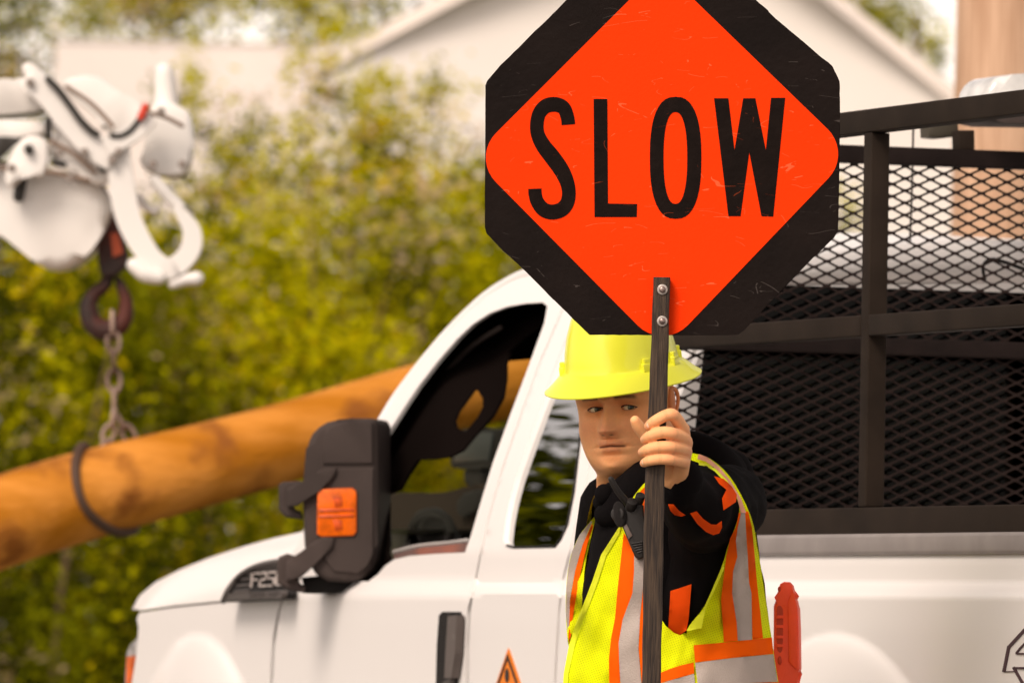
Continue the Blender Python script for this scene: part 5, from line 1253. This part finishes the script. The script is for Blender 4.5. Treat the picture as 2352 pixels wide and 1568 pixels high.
def leaves(m, c, rad, n, size, wts, rnd, clumps=14, spread=.45, shell=.0):
    cl = []
    for _ in range(clumps):
        while 1:
            p = Vector((rnd.uniform(-1, 1), rnd.uniform(-1, 1), rnd.uniform(-1, 1)))
            if shell <= p.length <= 1: break
        cl.append((p, rnd.choices(range(5), wts)[0], rnd.uniform(.6, 1.3)))
    vs_ = []; fs = []; ms = []
    for _ in range(n):
        p0, k, r_ = rnd.choice(cl); q = Vector((rnd.gauss(0, 1), rnd.gauss(0, 1), rnd.gauss(0, 1)))*spread*.5*r_
        p = c+Vector(((p0.x+q.x)*rad[0], (p0.y+q.y)*rad[1], (p0.z+q.z)*rad[2]))
        if p.z < .02: p.z = rnd.uniform(.02, .4)
        a = Vector((rnd.gauss(0, 1), rnd.gauss(0, 1), rnd.gauss(0, .7))).normalized(); b = a.orthogonal().normalized(); b = (Matrix.Rotation(rnd.uniform(0, 6.28), 3, a)@b); s_ = size*rnd.uniform(.6, 1.4)
        l_ = a*s_; w_ = b*s_*.42; kk = len(vs_)
        vs_ += [p-l_*.5, p+w_*.5, p+l_*.5+a.cross(b)*s_*.15, p-w_*.5]; fs.append((kk, kk+1, kk+2, kk+3)); ms.append(k if rnd.random() < .90 else rnd.choices(range(5), wts)[0])
    k0 = len(m.v); m.v += vs_; m.f += [tuple(i+k0 for i in q) for q in fs]; m.m += ms
def lobj(m, name, parent):
    me = bpy.data.meshes.new(name); me.from_pydata([tuple(p) for p in m.v], [], m.f)
    for q in LM: me.materials.append(q)
    me.polygons.foreach_set('material_index', m.m); o = bpy.data.objects.new(name, me); COL.objects.link(o)
    o.parent = parent; o.matrix_parent_inverse = parent.matrix_world.inverted(); return o
def plant(kind, label, cat, group, base, crowns, size, wts, seed, stems, sr=.02):
    rnd = random.Random(seed); t = thing(kind, label, cat, base, group); m = M()
    for c, rad, n, cl, sp in crowns: leaves(m, c, rad, n, size, wts, rnd, cl, sp)
    lobj(m, 'crown', t)
    for k in range(stems):
        c, rad, *_ = rnd.choice(crowns); b0 = Vector(base)+Vector((rnd.uniform(-.15, .15)*(stems > 1), rnd.uniform(-.1, .1), 0)); e = c+Vector((rnd.uniform(-.7, .7)*rad[0], rnd.uniform(-.7, .7)*rad[1], rnd.uniform(0, .7)*rad[2])) if stems > 1 else Vector((base[0], base[1], c.z))
        mid = b0.lerp(e, .5)+Vector((rnd.uniform(-.15, .15), rnd.uniform(-.1, .1), .1)); mm = M(); mm.add(*tube([b0, mid, e], [sr, sr*.7, sr*.3], 8, 5)); mm.obj('trunk' if stems == 1 else 'stem', bark, t)
    return t
def cr_(u, v, Y, rx, ry, rz, n, cl=16, sp=.45): return (P(u, v, Y), (rx, ry, rz), n, cl, sp)
BG = 'shrubs in front of the houses'
def bs(u, Y): p = P(u, 1500, Y); return (p.x, Y, 0)
plant('shrub', 'dark leafy shrub at the far left, lit edges over the end of the slanting pole', 'shrub', BG, bs(60, 46), [cr_(60, 900, 46, .75, .6, .95, 5200, 40), cr_(40, 1400, 46, .8, .6, .9, 5200, 40), cr_(120, 640, 47, .5, .5, .5, 1800, 20), cr_(50, 1900, 46, .8, .6, .9, 1500, 20)], .066, (6, 2, 5, 1.2, .3), 1, 5)
plant('shrub', 'dense green shrub directly behind the hook and chain', 'shrub', BG, bs(420, 47), [cr_(420, 860, 47, .75, .6, .85, 5600, 40), cr_(420, 1350, 47, .85, .6, 1.0, 5600, 40), cr_(430, 640, 48, .5, .5, .4, 1700, 20), cr_(420, 1900, 47, .8, .6, .9, 1500, 20)], .064, (6, 3, 4, 1.2, .5), 2, 6)
plant('shrub', 'yellowish green shrub between the crane head and the pickup cab', 'shrub', BG, bs(800, 48), [cr_(800, 760, 48, .85, .6, .75, 6000, 40), cr_(800, 1250, 48, .85, .6, 1.0, 5200, 40), cr_(820, 520, 49, .75, .5, .40, 2600, 26), cr_(800, 1800, 48, .8, .6, .9, 1500, 20)], .062, (5, 4.5, 2.2, 1.8, .8), 3, 6)
plant('shrub', 'tall green shrub just left of the black sign, above the cab roof', 'shrub', BG, bs(1150, 48), [cr_(1120, 700, 49, .60, .6, .65, 3600, 30), cr_(1160, 1150, 49, .9, .6, 1.1, 4800, 30), cr_(1090, 500, 50, .35, .4, .28, 700, 14), cr_(1160, 1800, 48, .8, .6, .9, 1200, 20)], .062, (5, 3.8, 2.6, 1.6, .8), 4, 5)
plant('shrub', 'loose sprigs of a pale shrub reaching up against the long pale wall', 'shrub', BG, bs(600, 51), [cr_(520, 330, 51, .30, .35, .36, 560, 13, .5), cr_(650, 380, 51, .55, .4, .32, 1000, 18, .4), cr_(700, 200, 51, .12, .2, .33, 150, 8, .5), cr_(430, 210, 51, .16, .2, .30, 300, 8, .5), cr_(780, 140, 51, .22, .2, .30, 330, 10, .5), cr_(860, 230, 51, .24, .2, .25, 330, 10, .5), cr_(560, 480, 51, .6, .4, .2, 900, 16, .4), cr_(620, 1000, 51, .6, .5, 1.3, 1800, 20, .5)], .055, (3, 6, .8, 1.5, 1.2), 5, 7, .012)
plant('shrub', 'loose sprigs of a bright shrub against the gable, left of the sign', 'shrub', BG, bs(930, 51), [cr_(830, 300, 51, .26, .3, .36, 430, 12, .5), cr_(930, 400, 51, .5, .4, .25, 850, 16, .45), cr_(990, 230, 51, .20, .2, .26, 260, 8, .5), cr_(1080, 440, 51, .22, .3, .16, 220, 8, .5), cr_(960, 1000, 51, .6, .5, 1.3, 1500, 20, .5)], .055, (3, 6, .8, 1.5, 1.2), 6, 6, .012)
plant('shrub', 'small yellowish shrub seen through the rack mesh beside the gable', 'shrub', BG, bs(1950, 52), [cr_(1950, 520, 52, .22, .3, .25, 380, 12, .5), cr_(1950, 1100, 52, .5, .4, 1.3, 1600, 16, .5)], .05, (4, 5, 1, 2, 1), 8, 3)
plant('hedge', 'long dark hedge closing the view behind the leafy shrubs', 'hedge', None, bs(600, 55), [cr_(u, v, 55, .75, .3, .75, 3200, 60, .55) for u in (-60, 240, 540, 840, 1140, 1440) for v in (930, 1330, 1750)]+[cr_(u, 690, 55, .7, .3, .35, 900, 24, .5) for u in (-20, 300, 620, 900, 1180)], .095, (4, .6, 7, .5, 0), 31, 8)
plant('shrub', 'dark hedge shrub seen through the cab windows of the pickup', 'shrub', BG, bs(1500, 49), [cr_(1500, 1150, 49, .8, .6, 1.2, 2800, 20), cr_(1950, 1250, 50, .9, .6, 1.0, 2600, 20), cr_(2350, 1250, 50, .9, .6, 1.0, 2600, 20)], .05, (6, 2, 4, 1, .3), 9, 3)
TG = 'trees behind the houses'
plant('tree', 'dark green tree filling the upper left corner of the picture', 'tree', TG, bs(-60, 66), [cr_(20, 60, 66, .75, .8, .95, 3600, 30, .4), cr_(-100, 600, 66, .9, .8, 1.2, 3600, 30)], .075, (6, 2.5, 5, .6, .3), 11, 1, .12)
plant('tree', 'bright green tree above the long pale wall with sky showing through', 'tree', TG, bs(400, 74), [cr_(350, 10, 74, 1.1, .8, .42, 2900, 24, .4), cr_(560, -60, 74, 1.3, .8, .8, 2600, 30, .4), cr_(400, 500, 74, 1.2, .8, 1.2, 900, 20)], .08, (4, 5.5, 2.5, .8, .6), 12, 1, .12)
plant('tree', 'thin tree with wide sky gaps above the joint of the two houses', 'tree', TG, bs(850, 75), [cr_(760, -20, 75, .5, .6, .45, 380, 12, .4), cr_(950, -30, 75, .7, .6, .45, 700, 14, .35), cr_(880, 300, 75, 1, .8, 1.2, 700, 20)], .08, (4, 4, 2, .8, 1.5), 13, 1, .08)
plant('tree', 'green tree between the gable and the upright utility pole', 'tree', TG, bs(2080, 75), [cr_(2010, 40, 75, .55, .6, .55, 1150, 18, .4), cr_(2090, 150, 75, .30, .5, .35, 420, 12, .4), cr_(1960, -80, 75, .8, .7, .6, 1200, 18, .4), cr_(2080, 600, 75, .9, .7, 1.2, 1200, 18)], .08, (4, 5, 2, .8, .6), 14, 1, .1)
# unseen trees added on the left to darken the reflection in the cab's side glass
for i, (x, y, h_, s_) in enumerate(((-12.6, 37.5, 8.7, 21), (-14.8, 37.2, 8.2, 22), (-17.2, 36.6, 9.1, 23))):
    plant('tree', ('unseen round dark tree added beyond the left edge, mirrored in the side glass', 'unseen lower dark tree added between two taller ones, mirrored in the side glass', 'unseen tallest dark tree added at the far left, mirrored in the side glass')[i], 'tree', 'unseen trees added for the glass reflection', (x, y, 0),
          [(Vector((x, y, h_*.56)), (1.4, 1.0, h_*.33), 26000, 120, .36), (Vector((x, y, h_*.25)), (1.5, 1.4, h_*.22), 4000, 30, .45)], .20, (1, 0, 9, 0, 0), s_, 1, .25)
